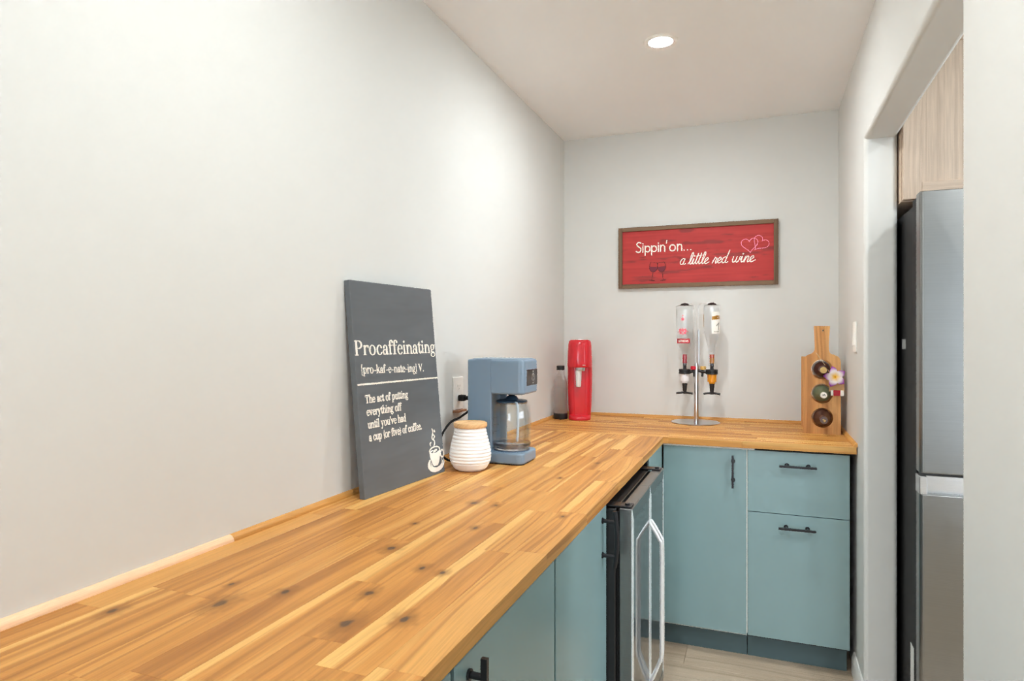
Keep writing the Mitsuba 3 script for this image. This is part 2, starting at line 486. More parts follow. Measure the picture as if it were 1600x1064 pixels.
# ================================================================== CEILING LAMPS
for i, (x, y) in enumerate(HALL_LAMPS + KITCHEN_LAMPS):
    k = key_for('recessed_light')
    put('trim_ring', lathe([(0.046, H - 0.004), (0.060, H - 0.0045), (0.064, H), (0.046, H)], 48, (x, y, 0)), 'white_plastic', k)
    p = LAMP_HALL if i < len(HALL_LAMPS) else LAMP_KITCHEN
    lens = lathe([(0.0, H - 0.0066), (0.020, H - 0.0062), (0.036, H - 0.0050), (0.0455, H - 0.0030), (0.0455, H - 0.001)], 40, (x, y, 0))
    if (lens.face_normals[:40] * np.array([0, 0, 1])).sum() > 0:
        lens.invert()
    put('lens', lens, 'white_plastic', k, 40, emitter={'type': 'area', 'radiance': rgb([p * c for c in (LAMP_TINT if i < len(HALL_LAMPS) else KITCHEN_TINT)])})
    tag(k, 'small round recessed ceiling light above the corner of the worktop' if i == 0 else ['', 'recessed ceiling light above the middle of the long worktop', 'recessed ceiling light above the near end of the long worktop', 'recessed kitchen ceiling light in front of the stainless refrigerator', 'recessed kitchen ceiling light near the patio door', 'recessed kitchen ceiling light near the kitchen window'][i], 'ceiling light', 'recessed ceiling lights')

# ================================================================== WORKTOPS


def staves(parent, mat, along, a0, a1, c0, c1, rows, lo, hi, seed):
    r = random.Random(seed)
    wd = (c1 - c0) / rows
    edges = [c0] + [c0 + wd * (i + 1) + (r.uniform(-0.06, 0.06) * wd if i < rows - 1 else 0) for i in range(rows)]
    for i in range(rows):
        a = a0 - r.uniform(0, hi * 0.8)
        while a < a1 - 0.03:
            b = a + r.uniform(lo, hi)
            if a1 - b < 0.12:
                b = a1
            s, e = max(a, a0), min(b, a1)
            if e - s > 0.02:
                q = [edges[i], edges[i + 1], s, e] if along == 1 else [s, e, edges[i], edges[i + 1]]
                m = rbox(*q, HC - TH, HC, 0.0004)
                put_wood('stave', m, mat, along, parent)
            a = b


wt = key_for('butcher_block_worktop')
staves(wt, 'acacia', 1, -4.1, -D2 - 0.0006, 0.0005, D1, 9, 0.30, 0.62, 3)
tag(wt, 'long golden acacia butcher block worktop with knots, along the left wall', 'worktop', 'wooden worktops')
wt2 = key_for('butcher_block_worktop')
staves(wt2, 'acacia_strip', 0, 0.0005, W - 0.0045, -D2, -0.0005, 15, 0.22, 0.50, 5)
tag(wt2, 'short worktop of narrow wooden strips across the back wall, under the red sign', 'worktop', 'wooden worktops')

# ================================================================== BASE CABINETS


def bar_handle(p, d, L, out, parent, r=0.0062, bow=0.0, post=0.034, mat='black_metal'):
    """A bar pull centred at p on the door face: d along the bar, out away from the door."""
    p, d, out = (np.array(q, float) for q in (p, d, out))
    t = np.linspace(-1, 1, 13)
    path = [p + d * (L / 2 * s) + out * (post + bow * (1 - s * s)) for s in t]
    ms = [tube(path, r, 10)]
    for s in (-0.62, 0.62):
        ms.append(rod(p + d * (L / 2 * s), p + d * (L / 2 * s) + out * (post + bow * (1 - s * s)), r * 0.85, 10))
        ms.append(rod(p + d * (L / 2 * s), p + d * (L / 2 * s) + out * 0.003, r * 1.35, 12))
    return put('handle', cat(*ms), mat, parent, 40, 'black bar handle')


def square_handle(p, d, L, out, parent, off=0.030):
    p, d, out = (np.array(q, float) for q in (p, d, out))
    w = np.cross(d, out)
    h = 0.0050
    pts = [p + d * (s * L / 2) + out * (off + u * h) + w * (v * h * 0.8) for s in (-1, 1) for u in (0, 2) for v in (-1, 1)]
    ms = [hull(pts)]
    for s in (-0.58, 0.58):
        ms.append(rod(p + d * (s * L / 2), p + d * (s * L / 2) + out * (off + 0.001), 0.0052, 12))
        ms.append(rod(p + d * (s * L / 2), p + d * (s * L / 2) + out * 0.004, 0.0085, 14))
    return put('handle', cat(*ms), 'black_metal', parent, 40, 'black bar handle')


def carcass_x(y0, y1, x1):
    """An open box behind a door that faces +x."""
    t = 0.016
    return cat(rbox(0.02, x1, y0, y0 + t, ZT - .01, HC - TH - .001, 0), rbox(0.02, x1, y1 - t, y1, ZT - .01, HC - TH - .001, 0),
               rbox(0.02, 0.03, y0, y1, ZT - .01, HC - TH - .001, 0), rbox(0.02, x1, y0 + t, y1 - t, ZT - .01, ZT + .006, 0), rbox(x1 - .08, x1, y0 + t, y1 - t, HC - TH - .017, HC - TH - .001, 0))


SEAMS = [-3.169, -2.691, -2.213, -1.735]
HND = [(-2.76, 'square'), (-2.636, 'square'), (-1.787, 'bow')]
LBL = ['teal flat-door base cabinet nearest the viewer, mostly outside the frame', 'teal flat-door base cabinet with a square black handle at its top left corner', 'teal flat-door base cabinet with a bowed black handle, next to the glass-door fridge']
for i in range(3):
    y0, y1 = SEAMS[i], SEAMS[i + 1]
    k = key_for('base_cabinet')
    put('body', carcass_x(y0, y1, XF - 0.020), 'carcass_dark', k, False, 'dark cabinet box')
    dk = put('door', rbox(XF - 0.018, XF, y0 + 0.0095, y1 - 0.0026, ZT, DT, 0.0012), 'teal', k)
    yh, kind = HND[i]
    if kind == 'bow':
        bar_handle((XF, yh, 0.800), (0, 0, 1), 0.150, (1, 0, 0), dk, bow=0.007)
    else:
        square_handle((XF, yh, 0.806), (0, 0, 1), 0.135, (1, 0, 0), dk, 0.021)
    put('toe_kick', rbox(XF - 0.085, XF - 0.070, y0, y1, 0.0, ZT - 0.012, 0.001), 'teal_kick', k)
    tag(k, LBL[i], 'cabinet', 'teal base cabinets')

k = put('filler_panel', rbox(XF - 0.018, XF, -1.011, YF - 0.020, ZT, DT + 0.004, 0.001), 'teal')
tag(k, 'narrow teal filler panel between the glass-door fridge and the inner corner', 'panel')
k = put('support_panel', rbox(0.10, XF - 0.004, -1.040, -1.0145, 0.0, HC - TH - 0.001, 0.001), 'fridge_side')
tag(k, 'dark grey upright panel just behind the glass-door fridge', 'panel')


def carcass_y(x0, x1, y1):
    t = 0.016
    top = HC - TH - 0.001
    return cat(rbox(x0, x0 + t, y1, -0.02, ZT - .01, top, 0), rbox(x1 - t, x1, y1, -0.02, ZT - .01, top, 0), rbox(x0, x1, -0.03, -0.02, ZT - .01, top, 0),
               rbox(x0 + t, x1 - t, y1, -0.02, ZT - .01, ZT + .006, 0), rbox(x0 + t, x1 - t, y1, y1 + .08, top - .016, top, 0))


SX, XR = 0.9832, 1.3632
c1 = key_for('base_cabinet')
put('body', carcass_y(XF + 0.004, SX - 0.0005, YF + 0.019), 'carcass_white', c1, False, 'white cabinet box')
d = put('door', rbox(XF + 0.003, SX - 0.0024, YF, YF + 0.018, ZT, DT, 0.0012), 'teal', c1)
square_handle((0.929, YF, 0.787), (0, 0, 1), 0.135, (0, -1, 0), d)
put('top_edge', rbox(XF + 0.003, SX + 0.03, YF - 0.0100, YF + 0.018, DT + 0.0012, HC - TH - 0.0005, 0.0006), 'carcass_white', c1, False, 'white edge under the worktop')
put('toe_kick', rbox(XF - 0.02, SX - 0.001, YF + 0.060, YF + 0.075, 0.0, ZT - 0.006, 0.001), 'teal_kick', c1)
tag(c1, 'teal base cabinet in the inner corner with one upright black handle', 'cabinet', 'teal base cabinets')
c2 = key_for('base_cabinet')
put('body', carcass_y(SX + 0.0005, XR, YF + 0.019), 'carcass_dark', c2, False, 'dark cabinet box')
ZS = 0.622
d = put('drawer', rbox(SX + 0.0030, XR, YF, YF + 0.018, ZS + 0.0012, DT, 0.0012), 'teal', c2)
square_handle((1.175, YF, 0.823), (1, 0, 0), 0.137, (0, -1, 0), d)
d = put('drawer', rbox(SX + 0.0030, XR, YF, YF + 0.018, ZT, ZS - 0.0012, 0.0012), 'teal', c2)
square_handle((1.172, YF, 0.573), (1, 0, 0), 0.137, (0, -1, 0), d)
put('edge_strip', rbox(SX - 0.0020, SX + 0.0026, YF + 0.0045, YF + 0.018, ZT + 0.006, DT, 0.0004), 'carcass_white', c2, False, 'white edge in the gap between the doors')
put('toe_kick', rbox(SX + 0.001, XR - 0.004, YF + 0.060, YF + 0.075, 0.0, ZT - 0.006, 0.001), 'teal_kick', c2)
tag(c2, 'teal base cabinet with two drawers, against the right wall under the wine rack', 'cabinet', 'teal base cabinets')

# ================================================================== GLASS-DOOR FRIDGE UNDER THE WORKTOP
bf = key_for('beverage_fridge')
FY0, FY1, FZ = -1.727, -1.125, 0.868
XB, XG, XD = 0.6635, 0.674, 0.711
put('body', rbox(0.06, XB, FY0, FY1, 0.025, FZ - 0.003, 0.003), 'black_plastic', bf)
put('gasket', rbox(XB - 0.004, XG, FY0 + 0.012, FY1 - 0.012, 0.105, FZ - 0.012, 0.002), 'black_rubber', bf)
put('vent_grille', cat(*[rbox(XB - 0.02, XB - 0.004, FY0 + 0.02, FY1 - 0.02, 0.03 + i * 0.012, 0.036 + i * 0.012, 0.001) for i in range(5)]), 'black_plastic', bf)
for s in (0, 1):
    put('leveling_foot', lathe([(0, 0), (0.02, 0), (0.02, 0.008), (0.012, 0.026), (0, 0.026)], 20, (0.60, (FY0 + 0.06, FY1 - 0.06)[s], 0)), 'black_rubber', bf)
YM = (FY0 + FY1) / 2
for i, (a, b) in enumerate(((FY0, YM - 0.0012), (YM + 0.0012, FY1))):
    d = put('door', rbox(XG, XD - 0.003, a, b, 0.112, FZ, 0.002), 'door_steel', bf, 30)
    fw = 0.034
    # mitred frame: top, bottom, left and right rails with a slight outward slope
    fx0, fx1 = XD - 0.0035, XD
    z0, z1 = 0.112, FZ

    def rail(o, inn):
        pts = []
        for (yy, zz) in o:
            pts += [(fx0, yy, zz), (fx1 - 0.0006, yy, zz)]
        for (yy, zz) in inn:
            pts += [(fx0, yy, zz), (fx1, yy, zz)]
        return hull(pts)
    ia, ib, iz0, iz1 = a + fw * 0.55, b - fw * 0.55, z0 + fw, z1 - fw
    put('frame', rail([(a, z1), (b, z1)], [(ia, iz1), (ib, iz1)]), 'stainless', d, False)
    put('frame', rail([(a, z0), (b, z0)], [(ia, iz0), (ib, iz0)]), 'stainless', d, False)
    put('frame', rail([(a, z0), (a, z1)], [(ia, iz0), (ia, iz1)]), 'silver_plastic', d, False)
    put('frame', rail([(b, z0), (b, z1)], [(ib, iz0), (ib, iz1)]), 'silver_plastic', d, False)
    put('glass_pane', rbox(XD - 0.005, XD - 0.0012, ia - 0.001, ib + 0.001, iz0 - 0.001, iz1 + 0.001, 0.0003), 'fridge_mirror_glass', d, False, 'dark reflecting glass')
    # bowed handle beside the seam
    yc = YM + (-0.016, 0.016)[i]
    path = spline([(XD - 0.001, yc, 0.757), (XD + 0.012, yc, 0.738), (XD + 0.030, yc, 0.706), (XD + 0.036, yc, 0.680), (XD + 0.0365, yc, 0.51), (XD + 0.036, yc, 0.345), (XD + 0.030, yc, 0.318), (XD + 0.012, yc, 0.272), (XD - 0.001, yc, 0.247)], 6)
    fl_ = []
    for q in path:
        fl_.append(q)
    hm = tube(fl_, 0.0054, 12)
    put('handle', hm, 'silver_plastic', d, 40, 'bowed silver handle')
for yy, lab in ((FY0 + 0.03, None), (FY1 - 0.03, None)):
    put('hinge', cat(rbox(XB - 0.03, XD - 0.006, yy - 0.022, yy + 0.022, FZ + 0.0005, FZ + 0.005, 0.001), lathe([(0, FZ + 0.004), (0.007, FZ + 0.004), (0.007, FZ + 0.009), (0, FZ + 0.009)], 16, (XD - 0.02, yy, 0))), 'black_metal', bf)
put('body_edge', rbox(XB - 0.002, XB + 0.0006, FY0 + 0.0005, FY1 - 0.0005, FZ - 0.006, FZ - 0.002, 0.0004), 'stainless', bf, False, 'thin bright front edge')
tag(bf, 'undercounter black fridge with two mirror-glass doors in stainless frames', 'fridge')

# ================================================================== KITCHEN BEYOND THE OPENING
kf = key_for('refrigerator')
KX0, KX1, KY, KZ = 1.503, 2.36, -1.149, 1.800
put('body', rbox(KX0 + 0.006, KX1 - 0.006, KY + 0.075, -0.06, 0.02, KZ - 0.022, 0.004), 'fridge_side', kf, False, 'dark grey side')
put('gasket', rbox(KX0 + 0.012, KX1 - 0.012, KY + 0.060, KY + 0.077, 0.06, KZ - 0.03, 0.002), 'fridge_gasket', kf)
XM = (KX0 + KX1) / 2
for a, b in ((KX0, XM - 0.002), (XM + 0.002, KX1)):
    put('door', pillow(a, b, KY, KY + 0.060, 0.915, KZ, 0.012, 0.004), 'stainless', kf, 35, 'brushed stainless door')
d = put('freezer_drawer', pillow(KX0, KX1, KY, KY + 0.060, 0.055, 0.850, 0.012, 0.004), 'stainless', kf, 35, 'brushed stainless drawer')
put('grip', cat(rbox(KX0 + 0.004, KX1 - 0.004, KY + 0.030, KY + 0.060, 0.848, 0.905, 0.002), rbox(KX0 + 0.0, KX0 + 0.022, KY + 0.004, KY + 0.060, 0.848, 0.905, 0.002)), 'stainless_bright', d, False, 'bright recessed grip')
for s in (KX0 + 0.05, KX1 - 0.05):
    put('hinge_cover', pillow(s - 0.035, s + 0.035, KY + 0.03, KY + 0.19, KZ - 0.024, KZ + 0.006, 0.01, 0.006), 'fridge_side', kf)
put('sticker', rbox(KX0 + 0.0052, KX0 + 0.0065, -1.035, -0.985, 0.16, 0.315, 0), 'sticker', kf, False, 'white printed sticker')
put('badge', rbox(KX0 + 0.0050, KX0 + 0.0070, -0.905, -0.845, 1.300, 1.335, 0), 'badge', kf, False, 'small grey plate')
tag(kf, 'tall brushed stainless refrigerator with dark sides, seen through the opening', 'refrigerator')

kc = key_for('wall_cabinet')
CY, CZ = -0.893, 1.824
put_wood('body', rbox(1.500, 2.36, CY + 0.0215, -0.003, CZ - 0.004, H - 0.03, 0.001), 'taupe_wood', 2, kc)
for a, b in ((1.503, 1.930), (1.934, 2.360)):
    d = put_wood('panel', rbox(a + 0.05, b - 0.05, CY + 0.009, CY + 0.016, CZ + 0.05, H - 0.085, 0.0005), 'taupe_wood', 2, kc + '__door' if a < 1.9 else kc + '__door_001')
    dk = d.rsplit('__', 1)[0]
    for m, al in ((rbox(a, a + 0.057, CY, CY + 0.020, CZ, H - 0.033, 0.0015), 2), (rbox(b - 0.057, b, CY, CY + 0.020, CZ, H - 0.033, 0.0015), 2),
                  (rbox(a + 0.0572, b - 0.0572, CY, CY + 0.020, CZ, CZ + 0.057, 0.0015), 0), (rbox(a + 0.0572, b - 0.0572, CY, CY + 0.020, H - 0.090, H - 0.033, 0.0015), 0)):
        put_wood('stile', m, 'taupe_wood', al, dk)
tag(kc, 'taupe wooden wall cabinet with framed doors above the stainless refrigerator', 'cabinet')


# ================================================================== LETTERING (drawn here as shapes)
def ring(cx, cy, rx, ry, th, tv):
    c = Point(0, 0).buffer(1, 24)
    return affinity.translate(affinity.scale(c, rx, ry), cx, cy).difference(affinity.translate(affinity.scale(c, rx - th, ry - tv), cx, cy))


def rect(x, y, w, h):
    return sbox(x, y, x + w, y + h)


def dot(x, y, r):
    return Point(x, y).buffer(r, 12)


def poly(*p):
    return Polygon(p)


ST, SR, XH, AS = 0.092, 0.030, 0.45, 0.69


def serif(x, y, w=ST, e=0.055):
    return rect(x - e, y if y <= 0.2 else y - SR, w + 2 * e, SR)


def half_serif(x, y):
    return poly((x - 0.06, y - 0.045), (x + 0.01, y), (x + ST, y), (x + ST, y - 0.06), (x, y - 0.06))


def up(g, y):
    return g.intersection(sbox(-1, y, 2, 2))


def down(g, y):
    return g.intersection(sbox(-1, -2, 2, y))


def serif_glyphs():
    G = {}
    G['o'] = ([ring(.25, .22, .22, .24, .088, .034)], .50)
    c = ring(.25, .22, .21, .24, .088, .036).difference(sbox(.30, .13, .6, .345))
    G['c'] = ([c, dot(.375, .345, .048)], .44)
    e = ring(.24, .22, .205, .24, .088, .036).difference(sbox(.25, .10, .6, .235))
    G['e'] = ([e, rect(.09, .235, .33, .034)], .45)
    a = up(ring(.22, .30, .155, .16, .085, .04), .31).union(dot(.105, .335, .05))
    G['a'] = ([a, rect(.285, .06, .09, .27), ring(.185, .12, .155, .135, .08, .038).difference(sbox(.29, -.1, .6, .6)), poly((.285, .06), (.375, .09), (.385, .045), (.43, .05), (.43, .02), (.37, -.02), (.31, .0))], .44)
    arch = up(ring(.265, .24, .185, .22, .088, .065), .25).difference(sbox(-.1, 0, .14, 1))
    G['n'] = ([half_serif(.06, XH), rect(.06, 0, ST, XH), serif(.06, 0), arch, rect(.358, 0, ST, .27), serif(.358, 0)], .51)
    G['h'] = ([half_serif(.06, AS), rect(.06, 0, ST, AS - .02), serif(.06, 0), arch, rect(.358, 0, ST, .27), serif(.358, 0)], .51)
    bowl = down(ring(.24, .21, .185, .22, .088, .065), .20).difference(sbox(.36, -.2, .6, 1))
    G['u'] = ([half_serif(.055, XH), rect(.055, .18, ST, XH - .18), bowl, half_serif(.352, XH), rect(.352, 0, ST, XH), poly((.352, 0), (.50, 0), (.50, .03), (.43, .035))], .51)
    G['r'] = ([half_serif(.06, XH), rect(.06, 0, ST, XH), serif(.06, 0), up(ring(.26, .27, .15, .19, .06, .06), .33).difference(sbox(-.1, 0, .13, 1)), dot(.335, .385, .052)], .375)
    G['i'] = ([half_serif(.075, XH), rect(.075, 0, ST, XH), serif(.075, 0), dot(.118, .60, .056)], .265)
    G['l'] = ([half_serif(.075, AS), rect(.075, 0, ST, AS - .02), serif(.075, 0)], .265)
    G['t'] = ([rect(.085, .08, ST, .42), poly((.085, .45), (.177, .45), (.177, .60), (.15, .60), (.02, .45)), rect(.02, XH - .035, .27, .035), down(ring(.205, .12, .12, .135, .088, .045), .12)], .30)
    G['f'] = ([rect(.09, 0, ST, .56), serif(.09, 0), rect(.02, XH - .035, .29, .035), up(ring(.225, .55, .135, .145, .088, .045), .55), dot(.335, .60, .05)], .325)
    G['g'] = ([ring(.215, .30, .165, .16, .08, .034), ring(.235, -.09, .20, .115, .055, .036), poly((.09, .155), (.15, .17), (.13, .09), (.36, .06), (.41, -.03), (.33, -.01), (.10, .025), (.06, .085)), poly((.31, .40), (.45, .455), (.45, .40), (.35, .37))], .475)
    G['p'] = ([half_serif(.06, XH), rect(.06, -.21, ST, XH + .21), serif(.06, -.21), ring(.275, .22, .195, .24, .09, .036).difference(sbox(-.1, -.1, .10, 1))], .51)
    G['d'] = ([half_serif(.335, AS), rect(.335, 0, ST, AS - .02), poly((.335, 0), (.49, 0), (.49, .03), (.41, .035)), ring(.24, .22, .195, .24, .09, .036).difference(sbox(.39, -.1, .6, 1))], .51)
    G['k'] = ([half_serif(.06, AS), rect(.06, 0, ST, AS - .02), serif(.06, 0), poly((.14, .20), (.36, .43), (.41, .43), (.19, .19)), poly((.20, .27), (.28, .31), (.47, .03), (.36, .03)), rect(.32, 0, .19, SR), rect(.30, XH - SR, .17, SR)], .51)
    G['v'] = ([poly((.03, XH), (.14, XH), (.285, .11), (.25, 0), (.21, 0)), poly((.25, 0), (.43, XH), (.385, XH), (.235, .06)), rect(-.01, XH - SR, .20, SR), rect(.32, XH - SR, .17, SR)], .48)
    G['y'] = ([G['v'][0][0], poly((.255, .07), (.43, XH), (.385, XH), (.235, .06)), rect(-.01, XH - SR, .20, SR), rect(.32, XH - SR, .17, SR), poly((.215, .02), (.265, .05), (.17, -.19), (.10, -.22), (.09, -.17), (.14, -.15)), dot(.075, -.17, .05)], .48)
    G['V'] = ([poly((.04, AS - .03), (.16, AS - .03), (.38, .16), (.34, 0), (.31, 0)), poly((.34, 0), (.60, AS - .03), (.555, AS - .03), (.325, .07)), rect(-.02, AS - .05, .25, SR), rect(.48, AS - .05, .19, SR)], .66)
    G['P'] = ([rect(.09, 0, .105, AS - .03), serif(.09, 0, .105, .06), rect(.03, AS - .06, .28, SR), ring(.29, .475, .235, .185, .10, .032).difference(sbox(-.1, 0, .26, 1)), rect(.15, .29, .14, .032)], .57)
    G['T'] = ([rect(.25, 0, .105, AS - .03), serif(.25, 0, .105, .07), rect(.03, AS - .065, .545, .035), poly((.02, AS - .03), (.055, AS - .03), (.07, .50), (.02, .50)), poly((.585, AS - .03), (.55, AS - .03), (.535, .50), (.585, .50))], .61)
    G['-'] = ([rect(.04, .19, .30, .045)], .38)
    G['['] = ([rect(.08, -.16, .05, .86), rect(.08, .66, .14, .04), rect(.08, -.16, .14, .04)], .25)
    G[']'] = ([rect(.11, -.16, .05, .86), rect(.02, .66, .14, .04), rect(.02, -.16, .14, .04)], .25)
    r = ring(.30, .27, .22, .43, .06, .03)
    G['('] = ([r.difference(sbox(.20, -1, 2, 2))], .26)
    G[')'] = ([affinity.translate(affinity.scale(r.difference(sbox(.20, -1, 2, 2)), -1, 1, origin=(0.13, .27)), 0, 0)], .26)
    G["'"] = ([poly((.05, .69), (.13, .69), (.10, .50), (.07, .50))], .17)
    G['.'] = ([dot(.12, .05, .058)], .24)
    G[' '] = ([], .25)
    return {k: (unary_union(v[0]) if v[0] else None, v[1]) for k, v in G.items()}


SERIF = serif_glyphs()


def serif_text(text, x0, x1, y0, y1, h, bold=0.006):
    """Serif words whose baseline runs from (x0, y0) to (x1, y1); h is the em height."""
    adv = sum(SERIF[c][1] for c in text)
    sx, out, x = (x1 - x0) / adv, [], 0.0
    for c in text:
        g, a = SERIF[c]
        if g is not None:
            g = g.buffer(bold, 3)
            out.append(affinity.affine_transform(g, [sx, 0, 0, h, x0 + x * sx, y0 + (y1 - y0) * x / adv]))
        x += a
    return unary_union(out)


def stroke(pts, w, n=6, closed=False):
    return LineString(spline(pts, n, closed)).buffer(w / 2, 6)


def lines(pts, w):
    return LineString(pts).buffer(w / 2, 6)


# ================================================================== BLACK COFFEE SIGN LEANING ON THE LEFT WALL
PHI, LEAN = 0.07455, 0.09095
SB = np.array([0.0708, -2.0588, HC])
s1 = np.array([math.sin(PHI), math.cos(PHI), 0])
sn = np.array([math.cos(PHI), -math.sin(PHI), 0])
s2 = -sn * math.sin(LEAN) + np.array([0, 0, math.cos(LEAN)])
s3 = np.cross(s1, s2)
SM = frame(SB, s1, s2, s3)
BW, BH, BT = 0.400, 0.5832, 0.018
cs = key_for('coffee_sign')
low = math.tan(LEAN) * BT
bm = place(rbox(0, BW, 0.0, BH, -BT, 0, 0.0012), SM)
bm.vertices[:, 2] = np.maximum(bm.vertices[:, 2], HC)
put('board', bm, 'chalkboard', cs, 30)
LT = 0.0007


def on_board(g):
    return place(extr(g, LT), SM)


put('lettering', on_board(serif_text('Procaffeinating', 0.000, 0.398, 0.3805, 0.3790, 0.0600)), 'sign_white', cs, False, 'cream serif word Procaffeinating')
put('lettering', on_board(serif_text('[pro-kaf-e-nate-ing] V.', 0.0215, 0.324, 0.331, 0.323, 0.0350, 0.010)), 'sign_white', cs, False, 'cream pronunciation line')
put('dividing_line', on_board(Polygon([(0.003, 0.2995), (0.3985, 0.2975), (0.3985, 0.3020), (0.003, 0.3045)])), 'sign_white', cs, False, 'cream line')
for tx, a, b, ya, yb in (('The act of putting', .0300, .2290, .2510, .2495), ('everything off', .0315, .1915, .2170, .2160), ("until you've had", .0330, .2100, .1825, .1825), ('a cup (or five) of coffee.', .0340, .2890, .1485, .1490)):
    put('lettering', on_board(serif_text(tx, a, b, ya, yb, 0.0325, 0.020)), 'sign_white', cs, False, 'cream line of the definition')


def cup():
    E = lambda cx, cy, rx, ry: affinity.translate(affinity.scale(Point(0, 0).buffer(1, 24), rx, ry), cx, cy)
    sc = E(.353, .0335, .0475, .0255).difference(E(.358, .0385, .039, .0205))
    sc2 = E(.357, .0345, .034, .0175).difference(E(.357, .0375, .030, .0155))
    bodyp = Polygon([(.3185, .074), (.3225, .055), (.3315, .036), (.339, .0275), (.361, .0275), (.370, .037), (.378, .057), (.3805, .077)])
    rim = E(.3495, .0755, .0315, .0125)
    inner = E(.3495, .0755, .0270, .0085)
    cream = stroke([(.326, .0735), (.336, .0765), (.345, .0735), (.353, .0765), (.362, .0755), (.352, .0715), (.340, .0700)], .0036)
    gap = E(.349, .036, .034, .021)
    hand = E(.3905, .0595, .0125, .0135).difference(E(.3905, .0595, .0075, .0085))
    steam = stroke([(.348, .090), (.353, .099), (.349, .107), (.340, .113), (.342, .122), (.350, .123), (.354, .117), (.349, .112)], .0042)
    st2 = stroke([(.342, .123), (.347, .134), (.343, .142)], .0042).union(stroke([(.352, .135), (.358, .131), (.356, .138)], .003)).union(stroke([(.329, .092), (.326, .099), (.332, .102)], .004))
    g = unary_union([sc, sc2]).difference(bodyp.buffer(.003))
    return unary_union([g, bodyp.union(rim).difference(inner), cream, hand.difference(bodyp), steam, st2])


put('cup_drawing', on_board(cup()), 'sign_white', cs, False, 'cream drawing of a steaming coffee cup on a saucer')
tag(cs, 'tall black wooden sign with cream words about coffee, leaning on the left wall', 'sign')

# ================================================================== WHITE RIBBED JAR
jar = key_for('canister')
JX, JY = 0.163, -1.603
prof = [(0, 0.0)]
prof += [(0.040, 0.0), (0.044, 0.002)]
key_r = [(0.002, 0.046), (0.010, 0.0545), (0.022, 0.0618), (0.036, 0.0660), (0.050, 0.0672), (0.064, 0.0660), (0.080, 0.0630), (0.100, 0.0580), (0.120, 0.0530), (0.136, 0.0500)]
zs_ = np.linspace(0.004, 0.136, 150)
rs_ = np.interp(zs_, [q[0] for q in key_r], [q[1] for q in key_r])
for z_, r_ in zip(zs_, rs_):
    rib = 0.0027 * (abs(math.sin(math.pi * (z_ - 0.026) / 0.0108)) ** 0.75 - 0.6) if z_ > 0.026 else 0
    prof.append((r_ + rib, z_))
prof += [(0.0485, 0.1375), (0.046, 0.1365), (0.046, 0.12), (0.0, 0.12)]
put('body', lathe(prof, 64, (JX, JY, HC)), 'ceramic', jar, 50)
lid = lathe([(0, 0.1375), (0.0500, 0.1375), (0.0535, 0.1390), (0.0545, 0.1430), (0.0545, 0.1490), (0.0535, 0.1525), (0.0505, 0.1540), (0.0475, 0.1525), (0.0460, 0.1515), (0, 0.1515)], 56, (JX, JY, HC))
put_wood('lid', lid, 'lid_wood', 1, jar, 'round light wood lid', True)
tag(jar, 'white ribbed ceramic jar with a flat wooden lid beside the coffee maker', 'jar')

# ================================================================== COFFEE MAKER
cm = key_for('coffee_maker')
MX0, MX1, MY0, MY1 = 0.100, 0.307, -1.496, -1.345
put('base', pillow(MX0, MX1 - 0.003, MY0, MY1, HC + 0.003, HC + 0.0405, 0.024, 0.007), 'coffee_blue', cm)
put('foot_ring', pillow(MX0 + 0.006, MX1 - 0.009, MY0 + 0.006, MY1 - 0.006, HC, HC + 0.004, 0.02, 0.001), 'black_rubber', cm, 35, 'black rubber foot')
put('housing', cat(pillow(MX0, 0.166, MY0, MY1, HC + 0.03, 1.2665, 0.012, 0.006), pillow(0.14, 0.1895, MY0, MY0 + 0.012, HC + 0.034, 1.160, 0.003, 0.001), pillow(0.14, 0.1895, MY1 - 0.012, MY1, HC + 0.034, 1.160, 0.003, 0.001), pillow(0.13, 0.1895, MY0, MY1, 1.1490, 1.2665, 0.002, 0.0015)), 'coffee_blue', cm)
hd = pillow(0.1600, MX1, MY0 - 0.0006, MY1 + 0.0006, 1.149, 1.2668, 0.021, 0.009).slice_plane([0.1902, 0, 0], [1, 0, 0], cap=True)
put('head', hd, 'coffee_blue', cm)
put('top_lid', pillow(MX0 + 0.012, MX1 - 0.012, MY0 + 0.010, MY1 - 0.010, 1.2655, 1.2690, 0.016, 0.0015), 'coffee_blue', cm, 35, 'hinged top lid')
put('hot_plate', lathe([(0, 0.0395), (0.062, 0.0395), (0.062, 0.0425), (0, 0.0425)], 48, (0.236, -1.4205, HC)), 'coffee_blue_dark', cm, 35, 'dark round warming plate')
dp = put('display', rbox(MX1 - 0.002, MX1 + 0.0012, -1.466, -1.360, 1.178, 1.232, 0.001), 'display_glass', cm, 30, 'dark glossy control panel')
dl = cat(place(extr(ring(0, 0, .012, .012, .0012, .0012), .0006), frame([MX1 + 0.0011, -1.405, 1.205], [0, 1, 0], [0, 0, 1], [1, 0, 0])), place(extr(rect(-.0008, .003, .0016, .012), .0006), frame([MX1 + 0.0011, -1.405, 1.205], [0, 1, 0], [0, 0, 1], [1, 0, 0])),
         place(extr(rect(-.006, .019, .012, .002).union(rect(-.006, -.021, .012, .002)), .0006), frame([MX1 + 0.0011, -1.405, 1.205], [0, 1, 0], [0, 0, 1], [1, 0, 0])))
put('power_symbol', dl, 'display_mark', dp, False, 'pale power symbol')
put('drip_nozzle', lathe([(0, 1.150), (0.016, 1.150), (0.012, 1.142), (0, 1.142)], 24, (0.236, -1.4205, 0)), 'black_plastic', cm)
